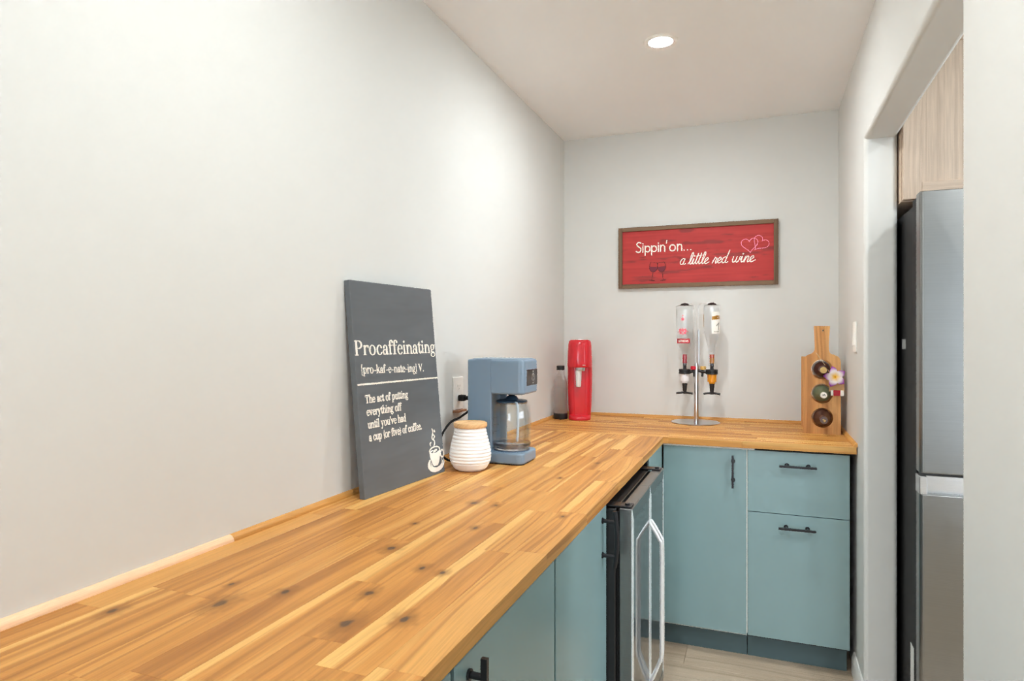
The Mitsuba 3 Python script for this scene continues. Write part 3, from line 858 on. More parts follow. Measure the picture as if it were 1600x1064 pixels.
cord = spline([(0.052, -1.366, 1.120), (0.075, -1.395, 1.118), (0.090, -1.43, 1.095), (0.065, -1.47, 1.065), (0.040, -1.50, 1.048), (0.030, -1.545, 1.010), (0.035, -1.575, 0.965), (0.060, -1.56, 0.930), (0.085, -1.50, 0.921), (0.095, -1.43, 0.922)], 8)
put('power_cord', tube(cord, 0.0038, 10), 'black_rubber', cm, 40, 'black power cord')
plug = cat(pillow(0.0070, 0.0320, -1.3765, -1.3525, 1.109, 1.131, 0.006, 0.004), rod((0.03, -1.3645, 1.120), (0.046, -1.3645, 1.120), 0.006), *[rod((0.033 + i * .005, -1.3645, 1.120), (0.0355 + i * .005, -1.3645, 1.120), 0.0075) for i in range(3)])
put('plug', plug, 'black_rubber', cm, 40, 'black wall plug')
tag(cm, 'blue-grey drip coffee maker plugged in beside the white jar', 'coffee maker')

# glass carafe standing on the warming plate
gc = key_for('coffee_carafe')
GX, GY, GZ = 0.236, -1.4205, HC + 0.0427
outer = [(0.0, 0.0), (0.050, 0.0), (0.058, 0.002), (0.0625, 0.008), (0.0640, 0.018), (0.0655, 0.050), (0.0660, 0.095), (0.0655, 0.115), (0.0635, 0.132), (0.0595, 0.146), (0.0540, 0.154), (0.0520, 0.158), (0.0535, 0.1615)]
put('jug', lathe(outer[3:], 64, (GX, GY, GZ)), 'thin_glass', gc, 40, 'clear glass jug')
put('glass_foot', lathe([(0.0, 0.0006), (0.050, 0.0006), (0.0590, 0.0026), (0.0628, 0.008), (0.0642, 0.016), (0.0655, 0.024), (0.0635, 0.022), (0.0600, 0.0140), (0.050, 0.0085), (0.030, 0.0075), (0.0, 0.0075)], 64, (GX, GY, GZ)), 'clear_glass', gc, 40, 'thick glass foot of the jug')
put('glass_rim', lathe([(0.0520, 0.1575), (0.0540, 0.1585), (0.0545, 0.1605), (0.0535, 0.1620), (0.0520, 0.1610), (0.0520, 0.1575)], 64, (GX, GY, GZ)), 'clear_glass', gc, 40, 'clear glass rim')
put('lid', lathe([(0, 0.160), (0.048, 0.160), (0.0535, 0.1625), (0.0540, 0.166), (0.0510, 0.1685), (0.024, 0.1705), (0.021, 0.176), (0.016, 0.182), (0.008, 0.185), (0, 0.1855)], 48, (GX, GY, GZ)), 'coffee_lid', gc, 40, 'flat dark blue lid')
hx, hy = 0.591, -0.806
hpts = [(0.050, 0.163), (0.064, 0.162), (0.076, 0.152), (0.081, 0.130), (0.080, 0.090), (0.076, 0.055), (0.0668, 0.036)]
hp = spline([(GX + r * hx, GY + r * hy, GZ + z) for r, z in hpts], 6)
put('handle', tube(hp, 0.0042, 12), 'pale_handle', gc, 40, 'pale blue-grey handle')
for q in range(3):
    put('level_mark', lathe([(0.0664, 0.055 + q * .024), (0.0668, 0.055 + q * .024), (0.0668, 0.0558 + q * .024), (0.0664, 0.0558 + q * .024), (0.0664, 0.055 + q * .024)], 64, (GX, GY, GZ)).slice_plane([GX, GY, 0], [-0.42, -0.9, 0]).slice_plane([GX - 0.045, GY, 0], [-1, 0.1, 0]), 'ink_dark', gc, False)
tag(gc, 'empty clear glass carafe standing in the coffee maker', 'carafe')

# wall outlet
ot = key_for('wall_outlet')
put('plate', pillow(-1.405, -1.325, 1.0770, 1.1963, 0.0, 0.0055, 0.004, 0.002), 'white_plastic', ot)
pm = pillow(-1.405, -1.325, 1.0770, 1.1963, 0.0, 0.0055, 0.004, 0.002)
YZX = frame([0, 0, 0], [0, 1, 0], [0, 0, 1], [1, 0, 0])
scene[ot + '__plate'] = mikit.ply(place(pm, YZX), 'white_plastic', 35)
for zc in (1.160, 1.120):
    sk = put('socket', place(pillow(-1.3815, -1.3485, zc - .0145, zc + .0145, 0.0040, 0.0066, 0.012, 0.001), YZX), 'white_plastic', ot)
    put('slot', cat(rbox(0.0062, 0.0069, -1.3735, -1.3715, zc - 0.001, zc + 0.007, 0), rbox(0.0062, 0.0069, -1.3585, -1.3565, zc - 0.001, zc + 0.006, 0), place(lathe([(0, .0062), (0.0022, .0062), (0.0022, .0069), (0, .0069)], 12), YZX @ frame([-1.365, zc - 0.0075, 0], [1, 0, 0], [0, 1, 0], [0, 0, 1]))), 'ink_dark', sk, False)
put('bottom_ledge', rbox(0.0, 0.022, -1.403, -1.330, 1.0690, 1.0765, 0.001), 'brown_plastic', ot, False, 'small brown ledge under the plate')
tag(ot, 'white wall outlet with a black plug, left of the coffee maker', 'outlet')

# ================================================================== RED SODA MAKER AND ITS BOTTLE
sm_ = key_for('soda_maker')
SXc, SYc = 0.1520, -0.222
SROT = rot([0, 0, 1], 14)


def loft(sections, n=8):
    """sections: (z, halfwidth, y front, y back, radius) -> a closed solid of rounded-rectangle slices."""
    rows = []
    for z, hw, yf_, yb, r in sections:
        p = rrect(-hw, hw, yf_, yb, min(r, hw - 0.0005, (yb - yf_) / 2 - 0.0005), n)
        rows.append(np.c_[p, np.full(len(p), z)])
    k = len(rows[0])
    v = np.vstack(rows + [[rows[0].mean(0)], [rows[-1].mean(0)]])
    f = []
    for i in range(len(rows) - 1):
        for j in range(k):
            q = (j + 1) % k
            f += [(i * k + j, i * k + q, i * k + k + q), (i * k + j, i * k + k + q, i * k + k + j)]
    b, t = len(v) - 2, len(v) - 1
    for j in range(k):
        q = (j + 1) % k
        f += [(b, q, j), (t, (len(rows) - 1) * k + j, (len(rows) - 1) * k + q)]
    m = trimesh.Trimesh(v, f, process=False)
    m.fix_normals()
    return m


def soda(m):
    m = m.copy()
    m.apply_transform(SROT)
    m.apply_translation((SXc, SYc, HC))
    return m


put('body', soda(loft([(0.0, .0540, -.012, .058, .034), (0.003, .0565, -.014, .061, .036), (0.09, .0620, -.012, .064, .037), (0.18, .0640, -.011, .065, .037), (0.26, .0640, -.010, .065, .037), (0.30, .0635, -.010, .065, .037)])), 'red_plastic', sm_, 40)
put('base', soda(loft([(0.0, .0545, -.062, .03, .045), (0.003, .0565, -.064, .03, .045), (0.012, .0575, -.064, .03, .045), (0.020, .0560, -.060, .03, .045), (0.023, .0520, -.055, .03, .042)])), 'red_plastic', sm_, 40)
put('head', soda(loft([(0.272, .0625, -.062, .064, .055), (0.276, .0642, -.066, .066, .056), (0.30, .0640, -.066, .066, .056), (0.35, .0622, -.063, .064, .055), (0.39, .0595, -.059, .061, .053), (0.403, .0575, -.057, .059, .051), (0.411, .0540, -.053, .055, .049), (0.4145, .0480, -.047, .049, .044)])), 'red_plastic', sm_, 40)
put('button', soda(loft([(0.410, .020, -.040, -.010, .014), (0.417, .019, -.039, -.011, .013), (0.4185, .017, -.037, -.013, .012)])), 'silver_plastic', sm_, 40, 'silver carbonating button')
put('nozzle_collar', soda(lathe([(0, 0.255), (0.022, 0.255), (0.024, 0.260), (0.024, 0.274), (0, 0.274)], 32, (0.004, -0.036, 0))), 'chrome', sm_, 40, 'chrome nozzle collar')
put('nozzle', soda(lathe([(0, 0.170), (0.010, 0.170), (0.0135, 0.174), (0.0145, 0.20), (0.016, 0.256), (0, 0.256)], 28, (-0.006, -0.036, 0))), 'silver_plastic', sm_, 40, 'silver nozzle')
put('name_strip', soda(rbox(-0.002, 0.030, -0.0652, -0.0635, 0.2830, 0.2865, 0.0003)), 'label_white', sm_, False, 'tiny white lettering strip')
tag(sm_, 'glossy red countertop soda maker in the back left corner', 'soda maker')

sb = key_for('soda_bottle')
bx, by = 0.0540, -0.246
bo = [(0.0, 0.030), (0.0345, 0.030), (0.0358, 0.034), (0.0355, 0.06), (0.0345, 0.10), (0.0350, 0.14), (0.0345, 0.165), (0.0340, 0.190), (0.0270, 0.215), (0.0205, 0.234), (0.0185, 0.246), (0.0185, 0.256)]
bi = [(max(r - 0.0013, 0), z) for r, z in bo]
bi[0], bi[1] = (0, 0.0315), (0.0335, 0.0315)
put('bottle', lathe(bo + bi[::-1], 48, (bx, by, HC)), 'clear_glass', sb, 40, 'clear bottle')
put('base_cup', lathe([(0, 0), (0.0340, 0), (0.0368, 0.004), (0.0370, 0.026), (0.0364, 0.0295), (0, 0.0295)], 40, (bx, by, HC)), 'black_plastic', sb, 40, 'black base')
put('cap', lathe([(0, 0.2565), (0.0200, 0.2565), (0.0208, 0.258), (0.0208, 0.276), (0.0195, 0.279), (0, 0.279)], 36, (bx, by, HC)), 'black_plastic', sb, 40, 'black screw cap')
tag(sb, 'empty clear soda bottle with black cap and base, left of the red soda maker', 'bottle')

# ================================================================== LIQUOR DISPENSER
ld = key_for('liquor_dispenser')
PX, PY = 0.7345, -0.150
put('base', lathe([(0, 0.0), (0.115, 0.0), (0.118, 0.0015), (0.118, 0.0035), (0.116, 0.0050), (0, 0.0050)], 72, (0.730, -0.147, HC)), 'chrome', ld, 35, 'round chrome base plate')
put('pole', cat(rod((PX, PY, HC + 0.004), (PX, PY, 1.205), 0.0118, 28), rod((PX, PY, 1.205), (PX, PY, 1.212), 0.0095, 24)), 'chrome', ld, 40, 'chrome pole')
put('rear_rod', rod((PX + 0.010, PY + 0.020, 1.16), (PX + 0.010, PY + 0.020, 1.378), 0.0052, 16), 'chrome', ld, 40, 'slim chrome rod')
BOT = [(0.6790, -0.160), (0.8095, -0.155)]
for i, (x, y) in enumerate(BOT):
    s = 1 if i else -1
    v = key_for(ld + '__valve')
    put('holder', lathe([(0, 1.158), (0.027, 1.158), (0.0285, 1.160), (0.0285, 1.169), (0.026, 1.1700), (0.0285, 1.171), (0.0285, 1.180), (0.027, 1.182), (0, 1.182)], 36, (x, y, 0)), 'black_plastic', v)
    put('chamber', lathe([(0, 1.112), (0.0150, 1.112), (0.0160, 1.120), (0.0215, 1.121), (0.0225, 1.158), (0, 1.158)], 32, (x, y, 0)), 'amber' if i else 'clear_white', v, 40, 'amber measuring chamber' if i else 'clear white measuring chamber')
    put('spout', lathe([(0, 1.066), (0.008, 1.066), (0.0095, 1.076), (0.0130, 1.112), (0, 1.112)], 24, (x, y, 0)), 'black_plastic', v)
    put('lever', cat(tube(spline([(x - 0.040, y - .012, 1.061), (x - 0.020, y - .010, 1.064), (x, y - .004, 1.066)], 6), 0.0052, 10), tube(spline([(x + 0.040, y - .012, 1.061), (x + 0.020, y - .010, 1.064), (x, y - .004, 1.066)], 6), 0.0052, 10), lathe([(0, 1.058), (.008, 1.058), (.009, 1.070), (0, 1.070)], 16, (x, y - .003, 0))), 'black_plastic', v, 40)
    put('arm', cat(rod((x - s * 0.024, y, 1.168), (PX, PY, 1.176), 0.0075, 12), rod((x - s * 0.046, y + 0.004, 1.145), (x - s * 0.046, y + 0.004, 1.186), 0.0055, 12)), 'black_plastic', v)
    put('knob', lathe([(0, 1.180), (0.0130, 1.180), (0.0140, 1.183), (0.0140, 1.194), (0.0125, 1.197), (0, 1.197)], 24, (x - s * 0.042, y + 0.004, 0)), 'gold_cap' if i else 'label_red', v, 40, 'gold knob' if i else 'red knob')
    put('stopper', lathe([(0, 1.183), (0.0085, 1.183), (0.0085, 1.190), (0.0075, 1.192), (0.0085, 1.194), (0.0085, 1.202), (0.0075, 1.204), (0.0085, 1.206), (0.0085, 1.212), (0, 1.212)], 20, (x, y, 0)), 'black_plastic', v)
    pk = put('pourer', lathe([(0, 1.2125), (0.0105, 1.2125), (0.0105, 1.252), (0.0098, 1.256), (0, 1.256)], 24, (x, y, 0)), 'amber' if i else 'label_red', v, 40, 'amber pourer in the bottle neck' if i else 'red pourer in the bottle neck')
    if i:
        put('pourer_ring', lathe([(0.0104, 1.240), (0.0108, 1.240), (0.0108, 1.256), (0.0104, 1.256), (0.0104, 1.240)], 24, (x, y, 0)), 'orange_red', pk, 40, 'orange band')
    # sprung wire over the bottle with a cap on the upturned base
    wire = spline([(PX + s * 0.007, PY + 0.018, 1.20), (PX + s * 0.007, PY + 0.018, 1.35), (PX + s * 0.008, PY + 0.018, 1.48), (PX + s * 0.016, PY + 0.014, 1.506), (x - s * 0.030, y + 0.006, 1.512), (x, y, 1.513)], 8)
    put('wire', tube(wire, 0.0016, 8), 'silver_plastic', v, 40, 'thin bent wire')
    put('top_cap', lathe([(0.0, 1.5140), (0.008, 1.5135), (0.019, 1.5085), (0.0215, 1.5045), (0.019, 1.5030), (0, 1.5060)], 28, (x, y, 0)), 'black_plastic', v)
tag(ld, 'chrome bar stand with two upside-down bottle dispensers, below the red sign', 'drink dispenser')


def shell(outer, t=0.0022):
    o = np.array(outer)
    i = np.c_[np.maximum(o[:, 0] - t, 0), o[:, 1]]
    i[0] = (0, o[0, 1] - t * 1.6)
    i[1] = (o[1, 0] - t, o[1, 1] - t * 1.6)
    return [tuple(q) for q in o] + [tuple(q) for q in i[::-1]] + [tuple(o[-1])][:0]


def wrap(g, cx, cy, z0, r, ang, depth=0.0004):
    """A flat shape in metres wrapped round a cylinder, its middle facing the plan angle `ang`."""
    m = extr(g.segmentize(0.004) if hasattr(g, 'segmentize') else g, depth)
    for _ in range(2):
        L = m.edges_unique_length.max()
        if L > 0.008:
            m = m.subdivide()
    v = m.vertices.copy()
    a = ang + v[:, 0] / r
    rr = r + v[:, 2]
    m.vertices = np.c_[cx + rr * np.cos(a), cy + rr * np.sin(a), z0 + v[:, 1]]
    return m


def sans_word(word, w, h):
    """Block capitals fitted to a width and height."""
    U = {'S': [stroke([(.42, .60), (.25, .68), (.08, .55), (.22, .38), (.40, .26), (.36, .06), (.18, 0), (.04, .10)], .13)], 'M': [lines([(.05, 0), (.05, .68), (.28, .2), (.5, .68), (.5, 0)], .13)], 'I': [lines([(.2, 0), (.2, .68)], .14)],
         'R': [lines([(.07, 0), (.07, .68), (.3, .66), (.40, .52), (.3, .36), (.07, .34)], .13), lines([(.25, .34), (.43, 0)], .13)], 'N': [lines([(.06, 0), (.06, .68), (.44, 0), (.44, .68)], .13)],
         'O': [ring(.26, .34, .27, .40, .13, .12)], 'F': [lines([(.42, .66), (.08, .66), (.08, 0)], .13), lines([(.08, .36), (.36, .36)], .12)]}
    adv = {'I': .40, 'M': .66}
    x, out = 0, []
    for c in word:
        out.append(affinity.translate(unary_union(U[c]), x, 0))
        x += adv.get(c, .58)
    g = unary_union(out)
    a, b, c_, d_ = g.bounds
    return affinity.affine_transform(g, [w / (c_ - a), 0, 0, h / (d_ - b), -w * (a + c_) / 2 / (c_ - a), -h * (b + d_) / 2 / (d_ - b)])


b1 = key_for('liquor_bottle')
x, y = BOT[0]
o1 = [(0.0, 1.5025), (0.034, 1.5020), (0.0405, 1.4985), (0.0425, 1.492), (0.0418, 1.484), (0.0400, 1.481), (0.0400, 1.33), (0.0395, 1.318), (0.0360, 1.302), (0.0280, 1.286), (0.0200, 1.276), (0.0160, 1.264), (0.0145, 1.25), (0.0145, 1.212), (0.0155, 1.210), (0.0155, 1.200)]
put('glass', lathe(shell(o1, 0.0014), 56, (x, y, 0)), 'clear_glass', b1, 40)
A1 = math.radians(-98)
bandg = sbox(-.036, -.0115, .036, .0115)
put('label_band', wrap(bandg, x, y, 1.3115 + 0.012, 0.0402, A1), 'label_red', b1, 60, 'red label band')
wd = affinity.scale(sans_word('SMIRNOFF', .060, .0125), -1, -1, origin=(0, 0))
put('lettering', wrap(wd, x, y, 1.3235, 0.0406, A1), 'label_white', b1, 60, 'white upside-down block letters')
crest = unary_union([Polygon([(-.020, .010), (-.012, .017), (-.006, .010), (0, .019), (.006, .010), (.012, .017), (.020, .010), (.016, -.014), (.006, -.010), (0, -.018), (-.006, -.010), (-.016, -.014)]), dot(-.024, 0, .003), dot(.024, 0, .003)]).difference(unary_union([dot(-.008, .002, .003), dot(.008, .002, .003), rect(-.003, -.010, .006, .010)]))
put('emblem', wrap(crest, x, y, 1.370, 0.0402, A1), 'label_pink', b1, 60, 'pink-red crest')
put('emblem', wrap(unary_union([Polygon([(-.006, -.010), (.006, -.010), (.009, .002), (.004, .0), (0, .009), (-.004, 0), (-.009, .002)]), dot(0, .014, .003)]), x, y, 1.436, 0.0402, A1), 'label_pink', b1, 60, 'small pink emblem')
tag(b1, 'clear upside-down spirit bottle with a red label band, left on the chrome stand', 'bottle', 'upside-down spirit bottles')
b2 = key_for('liquor_bottle')
x, y = BOT[1]
o2 = [(0.0, 1.5025), (0.033, 1.5020), (0.0380, 1.4990), (0.0392, 1.492), (0.0390, 1.47), (0.0385, 1.395), (0.0375, 1.375), (0.0335, 1.352), (0.0270, 1.325), (0.0205, 1.300), (0.0165, 1.278), (0.0148, 1.262), (0.0145, 1.212), (0.0155, 1.210), (0.0155, 1.200)]
put('glass', lathe(shell(o2, 0.0014), 56, (x, y, 0)), 'clear_glass', b2, 40)
A2 = math.radians(-52)
put('label', wrap(sbox(-.024, -.054, .024, .054), x, y, 1.413, 0.0396, A2), 'label_white', b2, 60, 'white paper label')
put('label_band', wrap(Polygon([(-.024, .014), (.024, .019), (.024, .034), (0, .036), (-.024, .030)]), x, y, 1.413, 0.0400, A2), 'label_gold', b2, 60, 'gold band')
put('label_script', wrap(stroke([(.012, -.034), (.010, -.015), (.013, .0), (.004, -.010), (-.002, -.016)], .0022).union(stroke([(-.014, -.044), (.014, -.043)], .0022)), x, y, 1.413, 0.0400, A2), 'ink_dark', b2, 60, 'dark handwriting-like marks')
put('label', wrap(sbox(-.007, -.035, .007, .030), x, y, 1.428, 0.0396, A2 - 2.1), 'card_tan', b2, 60, 'narrow side label')
tag(b2, 'clear upside-down spirit bottle with a white and gold label, right on the chrome stand', 'bottle', 'upside-down spirit bottles')

# ================================================================== RED WINE SIGN
ws = key_for('wine_sign')
AX0, AX1, AZ0, AZ1 = 0.314, 1.117, 1.6065, 1.9335
fy0, fy1, fw = -0.0245, -0.001, 0.021
for m, al in ((rbox(AX0, AX0 + fw, fy0, fy1, AZ0, AZ1, 0.001), 2), (rbox(AX1 - fw, AX1, fy0, fy1, AZ0, AZ1, 0.001), 2), (rbox(AX0 + fw + .0004, AX1 - fw - .0004, fy0, fy1, AZ1 - fw, AZ1, 0.001), 0), (rbox(AX0 + fw + .0004, AX1 - fw - .0004, fy0, fy1, AZ0, AZ0 + fw, 0.001), 0)):
    put_wood('frame_rail', m, 'frame_wood', al, ws)
put('panel', rbox(AX0 + fw - .002, AX1 - fw + .002, -0.0150, -0.004, AZ0 + fw - .002, AZ1 - fw + .002, 0.0005), 'red_board', ws, False, 'red painted board')
PM = frame([0, -0.0149, 0], [1, 0, 0], [0, 0, 1], [0, -1, 0])


def on_panel(g):
    m = place(extr(g, LT), PM)
    return m


def thin_text(x0, z0, k):
    """'Sippin' on...' in thin round capitals and small letters."""
    w, out, x = .098, [], 0

    def p(x):
        return [lines([(x, -.26), (x, .50)], w), ring(x + .20, .24, .245, .28, w, w)]
    out += [stroke([(.40, .74), (.24, .82), (.07, .70), (.10, .54), (.26, .42), (.40, .27), (.33, .06), (.16, .0), (.0, .10)], w)]
    out += [lines([(.56, 0), (.56, .50)], w), dot(.56, .68, .06)]
    out += p(.74) + p(1.27)
    out += [lines([(1.82, 0), (1.82, .50)], w), dot(1.82, .68, .06)]
    out += [lines([(1.99, 0), (1.99, .50)], w), stroke([(1.99, .30), (2.07, .46), (2.19, .50), (2.29, .42), (2.32, .28), (2.32, 0)], w)]
    out += [lines([(2.49, .85), (2.46, .64)], w * .9)]
    out += [ring(2.94, .24, .27, .29, w, w)]
    out += [lines([(3.34, 0), (3.34, .50)], w), stroke([(3.34, .30), (3.42, .46), (3.54, .50), (3.64, .42), (3.67, .28), (3.67, 0)], w)]
    out += [dot(q, .03, .055) for q in (3.86, 4.12, 4.38)]
    return affinity.affine_transform(unary_union(out), [k[0], 0, 0, k[1], x0, z0])


put('lettering', on_panel(thin_text(0.4085, 1.7985, (0.0652, 0.0660))), 'sign_white', ws, False, "cream words Sippin' on")


def script_text(x0, x1, z0, h):
    """'a little red wine' in a joined brush script."""
    w, out = .074, []
    sl = .24

    def S(pts, x, ww=w):
        out.append(stroke([(x + px + sl * py, py) for px, py in pts], ww))
    # a
    S([(.30, .40), (.18, .46), (.04, .32), (.02, .12), (.12, .0), (.24, .10), (.31, .42)], 0)
    S([(.31, .44), (.27, .15), (.32, .0), (.44, .06)], 0)
    # little
    S([(-.06, .04), (.10, .35), (.17, .78), (.10, .92), (.04, .70), (.03, .20), (.10, .0), (.22, .08)], .70)
    S([(-.03, .10), (.06, .44), (.03, .12), (.10, .0), (.20, .10)], .93)
    out.append(dot(.93 + .06 + sl * .64, .64, .06))
    S([(-.02, .10), (.10, .50), (.12, .84), (.06, .40), (.06, .10), (.14, .0), (.24, .12)], 1.13)
    S([(-.02, .10), (.10, .50), (.12, .84), (.06, .40), (.06, .10), (.14, .0), (.24, .12)], 1.36)
    out.append(stroke([(1.13 + .16, .60), (1.40, .64), (1.80, .66)], w * .8))
    S([(-.04, .06), (.12, .35), (.19, .78), (.12, .92), (.06, .70), (.05, .20), (.12, .0), (.24, .08)], 1.60)
    S([(-.04, .06), (.14, .22), (.24, .36), (.16, .46), (.04, .34), (.02, .12), (.14, .0), (.34, .12)], 1.84)
    # red
    S([(-.08, .02), (.04, .38), (.03, .46), (.14, .40), (.20, .36), (.14, .14), (.18, .0), (.28, .08)], 2.52)
    S([(-.02, .10), (.14, .22), (.24, .36), (.16, .46), (.04, .34), (.02, .12), (.14, .0), (.32, .12)], 2.80)
    S([(.30, .40), (.18, .46), (.04, .32), (.02, .12), (.12, .0), (.24, .10), (.33, .52), (.40, .95)], 3.12)
    S([(.40, .95), (.30, .40), (.27, .12), (.34, .0), (.46, .08)], 3.12)
    # wine
    S([(.0, .46), (-.02, .16), (.08, .0), (.20, .16), (.26, .44), (.22, .14), (.32, .0), (.44, .16), (.48, .42), (.58, .38)], 3.92)
    S([(-.04, .20), (.06, .44), (.03, .12), (.10, .0), (.20, .10)], 4.50)
    out.append(dot(4.50 + .06 + sl * .64, .64, .06))
    S([(-.02, .10), (.06, .44), (.02, .0)], 4.74)
    S([(.02, .0), (.10, .30), (.22, .46), (.28, .34), (.24, .10), (.30, .0), (.38, .08)], 4.74)
    S([(-.02, .06), (.14, .22), (.24, .36), (.16, .46), (.04, .34), (.02, .12), (.14, .0), (.40, .14)], 5.14)
    g = unary_union(out)
    a, b, c, d_ = g.bounds
    return affinity.affine_transform(g, [(x1 - x0) / (c - a), 0, 0, h, x0 - a * (x1 - x0) / (c - a), z0])


put('lettering', on_panel(script_text(0.638, 1.012, 1.7245, 0.0660)), 'sign_white', ws, False, 'cream script words a little red wine')


def heart(cx, cz, s, deg):
    t = np.linspace(0, 2 * np.pi, 60, endpoint=False)
    p = np.c_[16 * np.sin(t) ** 3, 13 * np.cos(t) - 5 * np.cos(2 * t) - 2 * np.cos(3 * t) - np.cos(4 * t)] * s / 32
    g = LineString(np.vstack([p, p[:1]])).buffer(0.0015)
    return affinity.translate(affinity.rotate(g, deg, origin=(0, 0)), cx, cz)


put('heart_drawing', on_panel(heart(0.983, 1.812, 0.080, 4)), 'pink_paint', ws, False, 'pink outlined heart')
put('heart_drawing', on_panel(heart(1.034, 1.817, 0.078, -38)), 'pink_paint', ws, False, 'pink outlined heart')


def wineglass(cx, tilt):
    out_ = LineString(spline([(-.017, .047), (-.021, .030), (-.020, .012), (-.010, .0), (0, -.003), (.010, .0), (.020, .012), (.021, .030), (.017, .047)], 6)).buffer(.0011)
    rimg = LineString([(-.017, .047), (.017, .047)]).buffer(.0007)
    stem_ = lines([(0, -.003), (0, -.048)], .0026)
    foot = affinity.translate(affinity.scale(Point(0, 0).buffer(1, 16), .017, .0022), 0, -.049)
    wine_ = Polygon(spline([(-.0195, .024), (-.019, .012), (-.010, .001), (0, -.002), (.010, .001), (.019, .012), (.0195, .024)], 6))
    f = lambda g: affinity.translate(affinity.rotate(g, tilt, origin=(0, 0)), cx, 1.694)
    return f(unary_union([out_, rimg, stem_, foot])), f(wine_.difference(out_))


for cx, tl in ((0.4985, -7), (0.5465, 7)):
    o_, w_ = wineglass(cx, tl)
    put('glass_drawing', on_panel(o_), 'glass_dark_paint', ws, False, 'dark outlined wine glass')
    put('wine_drawing', on_panel(w_), 'wine_purple_paint', ws, False, 'purple wine in the drawn glass')
tag(ws, 'red wooden wine sign in a brown frame hanging on the back wall', 'sign')

# ================================================================== WOODEN WINE RACK WITH THREE BOTTLES
wr = key_for('wine_rack')
RX0, RX1, RY = 1.2130, 1.3630, -0.3450
RM = frame([0, RY, 0], [1, 0, 0], [0, 0, 1], [0, -1, 0])   # drawn upright, thickness towards the wall


def paddle():
    cx = (RX0 + RX1) / 2
    p = [(RX0, HC), (RX1, HC), (RX1, 1.225)] + [tuple(q) for q in spline([(RX1, 1.232), (RX1 - .006, 1.252), (RX1 - .024, 1.264), (RX1 - .040, 1.270), (1.3170, 1.283), (1.3155, 1.30)], 5)]
    p += [(1.3175, 1.345), (1.3205, 1.3915), (1.2570, 1.3925), (1.2590, 1.345)]
    p += [tuple(q) for q in spline([(1.2605, 1.30), (1.2590, 1.283), (RX0 + .036, 1.270), (RX0 + .022, 1.264), (RX0 + .005, 1.250), (RX0, 1.230)], 5)]
    return Polygon(p).buffer(0)


HOLES = [(1.2885, 1.2000), (1.2885, 1.0930), (1.2895, 0.9860)]
pg = paddle().difference(unary_union([Point(*h).buffer(0.0435, 32) for h in HOLES])).difference(Point(1.2925, 1.372).buffer(.0035))
pm = place(extr(pg, 0.022), frame([0, RY + 0.022, 0], [1, 0, 0], [0, 0, 1], [0, -1, 0]))
put_wood('front_board', pm, 'rack_wood', 2, wr)
bpg = sbox(RX0 + .004, HC, RX1 - .004, 1.25).difference(unary_union([Point(*h).buffer(0.0405, 32) for h in HOLES]))
put_wood('back_board', place(extr(bpg, 0.018), frame([0, -0.110, 0], [1, 0, 0], [0, 0, 1], [0, -1, 0])), 'rack_wood', 2, wr)
put_wood('tie_bar', rbox(RX0 + .010, RX0 + .028, RY + .0222, -0.1285, HC, HC + .018, .001), 'rack_wood', 1, wr)
put_wood('tie_bar', rbox(RX1 - .028, RX1 - .010, RY + .0222, -0.1285, HC, HC + .018, .001), 'rack_wood', 1, wr)
put('hook_screw', lathe([(0, 0), (.003, 0), (.003, .004), (0, .005)], 12, (1.2925, RY - .0, 1.372), rot([1, 0, 0], 90)), 'black_metal', wr)
tag(wr, 'paddle-shaped acacia wine rack holding three bottles, in the back right corner', 'wine rack')


def wine_bottle(h, glass_mat, foil, top_mat, tip, lab, band=None, dx=0.0, dz=0.0):
    """A bottle lying with its neck towards the viewer; tip is the y of its mouth."""
    k = key_for('wine_bottle')
    prof = [(0, 0.285), (0.030, 0.285), (0.0360, 0.281), (0.0375, 0.274), (0.0375, 0.115), (0.0365, 0.100), (0.0320, 0.084), (0.0240, 0.070), (0.0175, 0.058), (0.0150, 0.046), (0.0142, 0.006), (0.0142, 0.001), (0, 0.001)]
    pitch = np.array([dx, 1.0, dz])
    pitch /= np.linalg.norm(pitch)
    e1 = np.cross(pitch, [0, 0, 1.0])
    e1 /= np.linalg.norm(e1)
    M = frame([h[0] - dx * 0.09, tip, h[1] - dz * 0.09], e1, np.cross(pitch, e1), pitch)
    put('bottle', place(lathe(prof, 44), M), glass_mat, k, 40)
    put('foil', place(lathe([(0.0, 0.0), (0.0148, 0.0002), (0.0158, 0.004), (0.0158, 0.049), (0.0153, 0.050), (0.0, 0.050)], 32), M), foil, k, 40, 'capsule over the neck')
    if top_mat:
        put('stopper', place(lathe([(0, -0.0024), (0.0128, -0.0020), (0.0136, -0.0005), (0.0136, 0.002), (0, 0.002)], 28), M), top_mat, k, 40, 'pale round top of the neck')
    if band:
        put('label', place(lathe([(0.0377, 0.13), (0.0379, 0.13), (0.0379, 0.20), (0.0377, 0.20), (0.0377, 0.13)], 40), M), band, k, 40, 'paper label')
    tag(k, lab, 'bottle', 'wine bottles in the wooden rack')
    return k, M


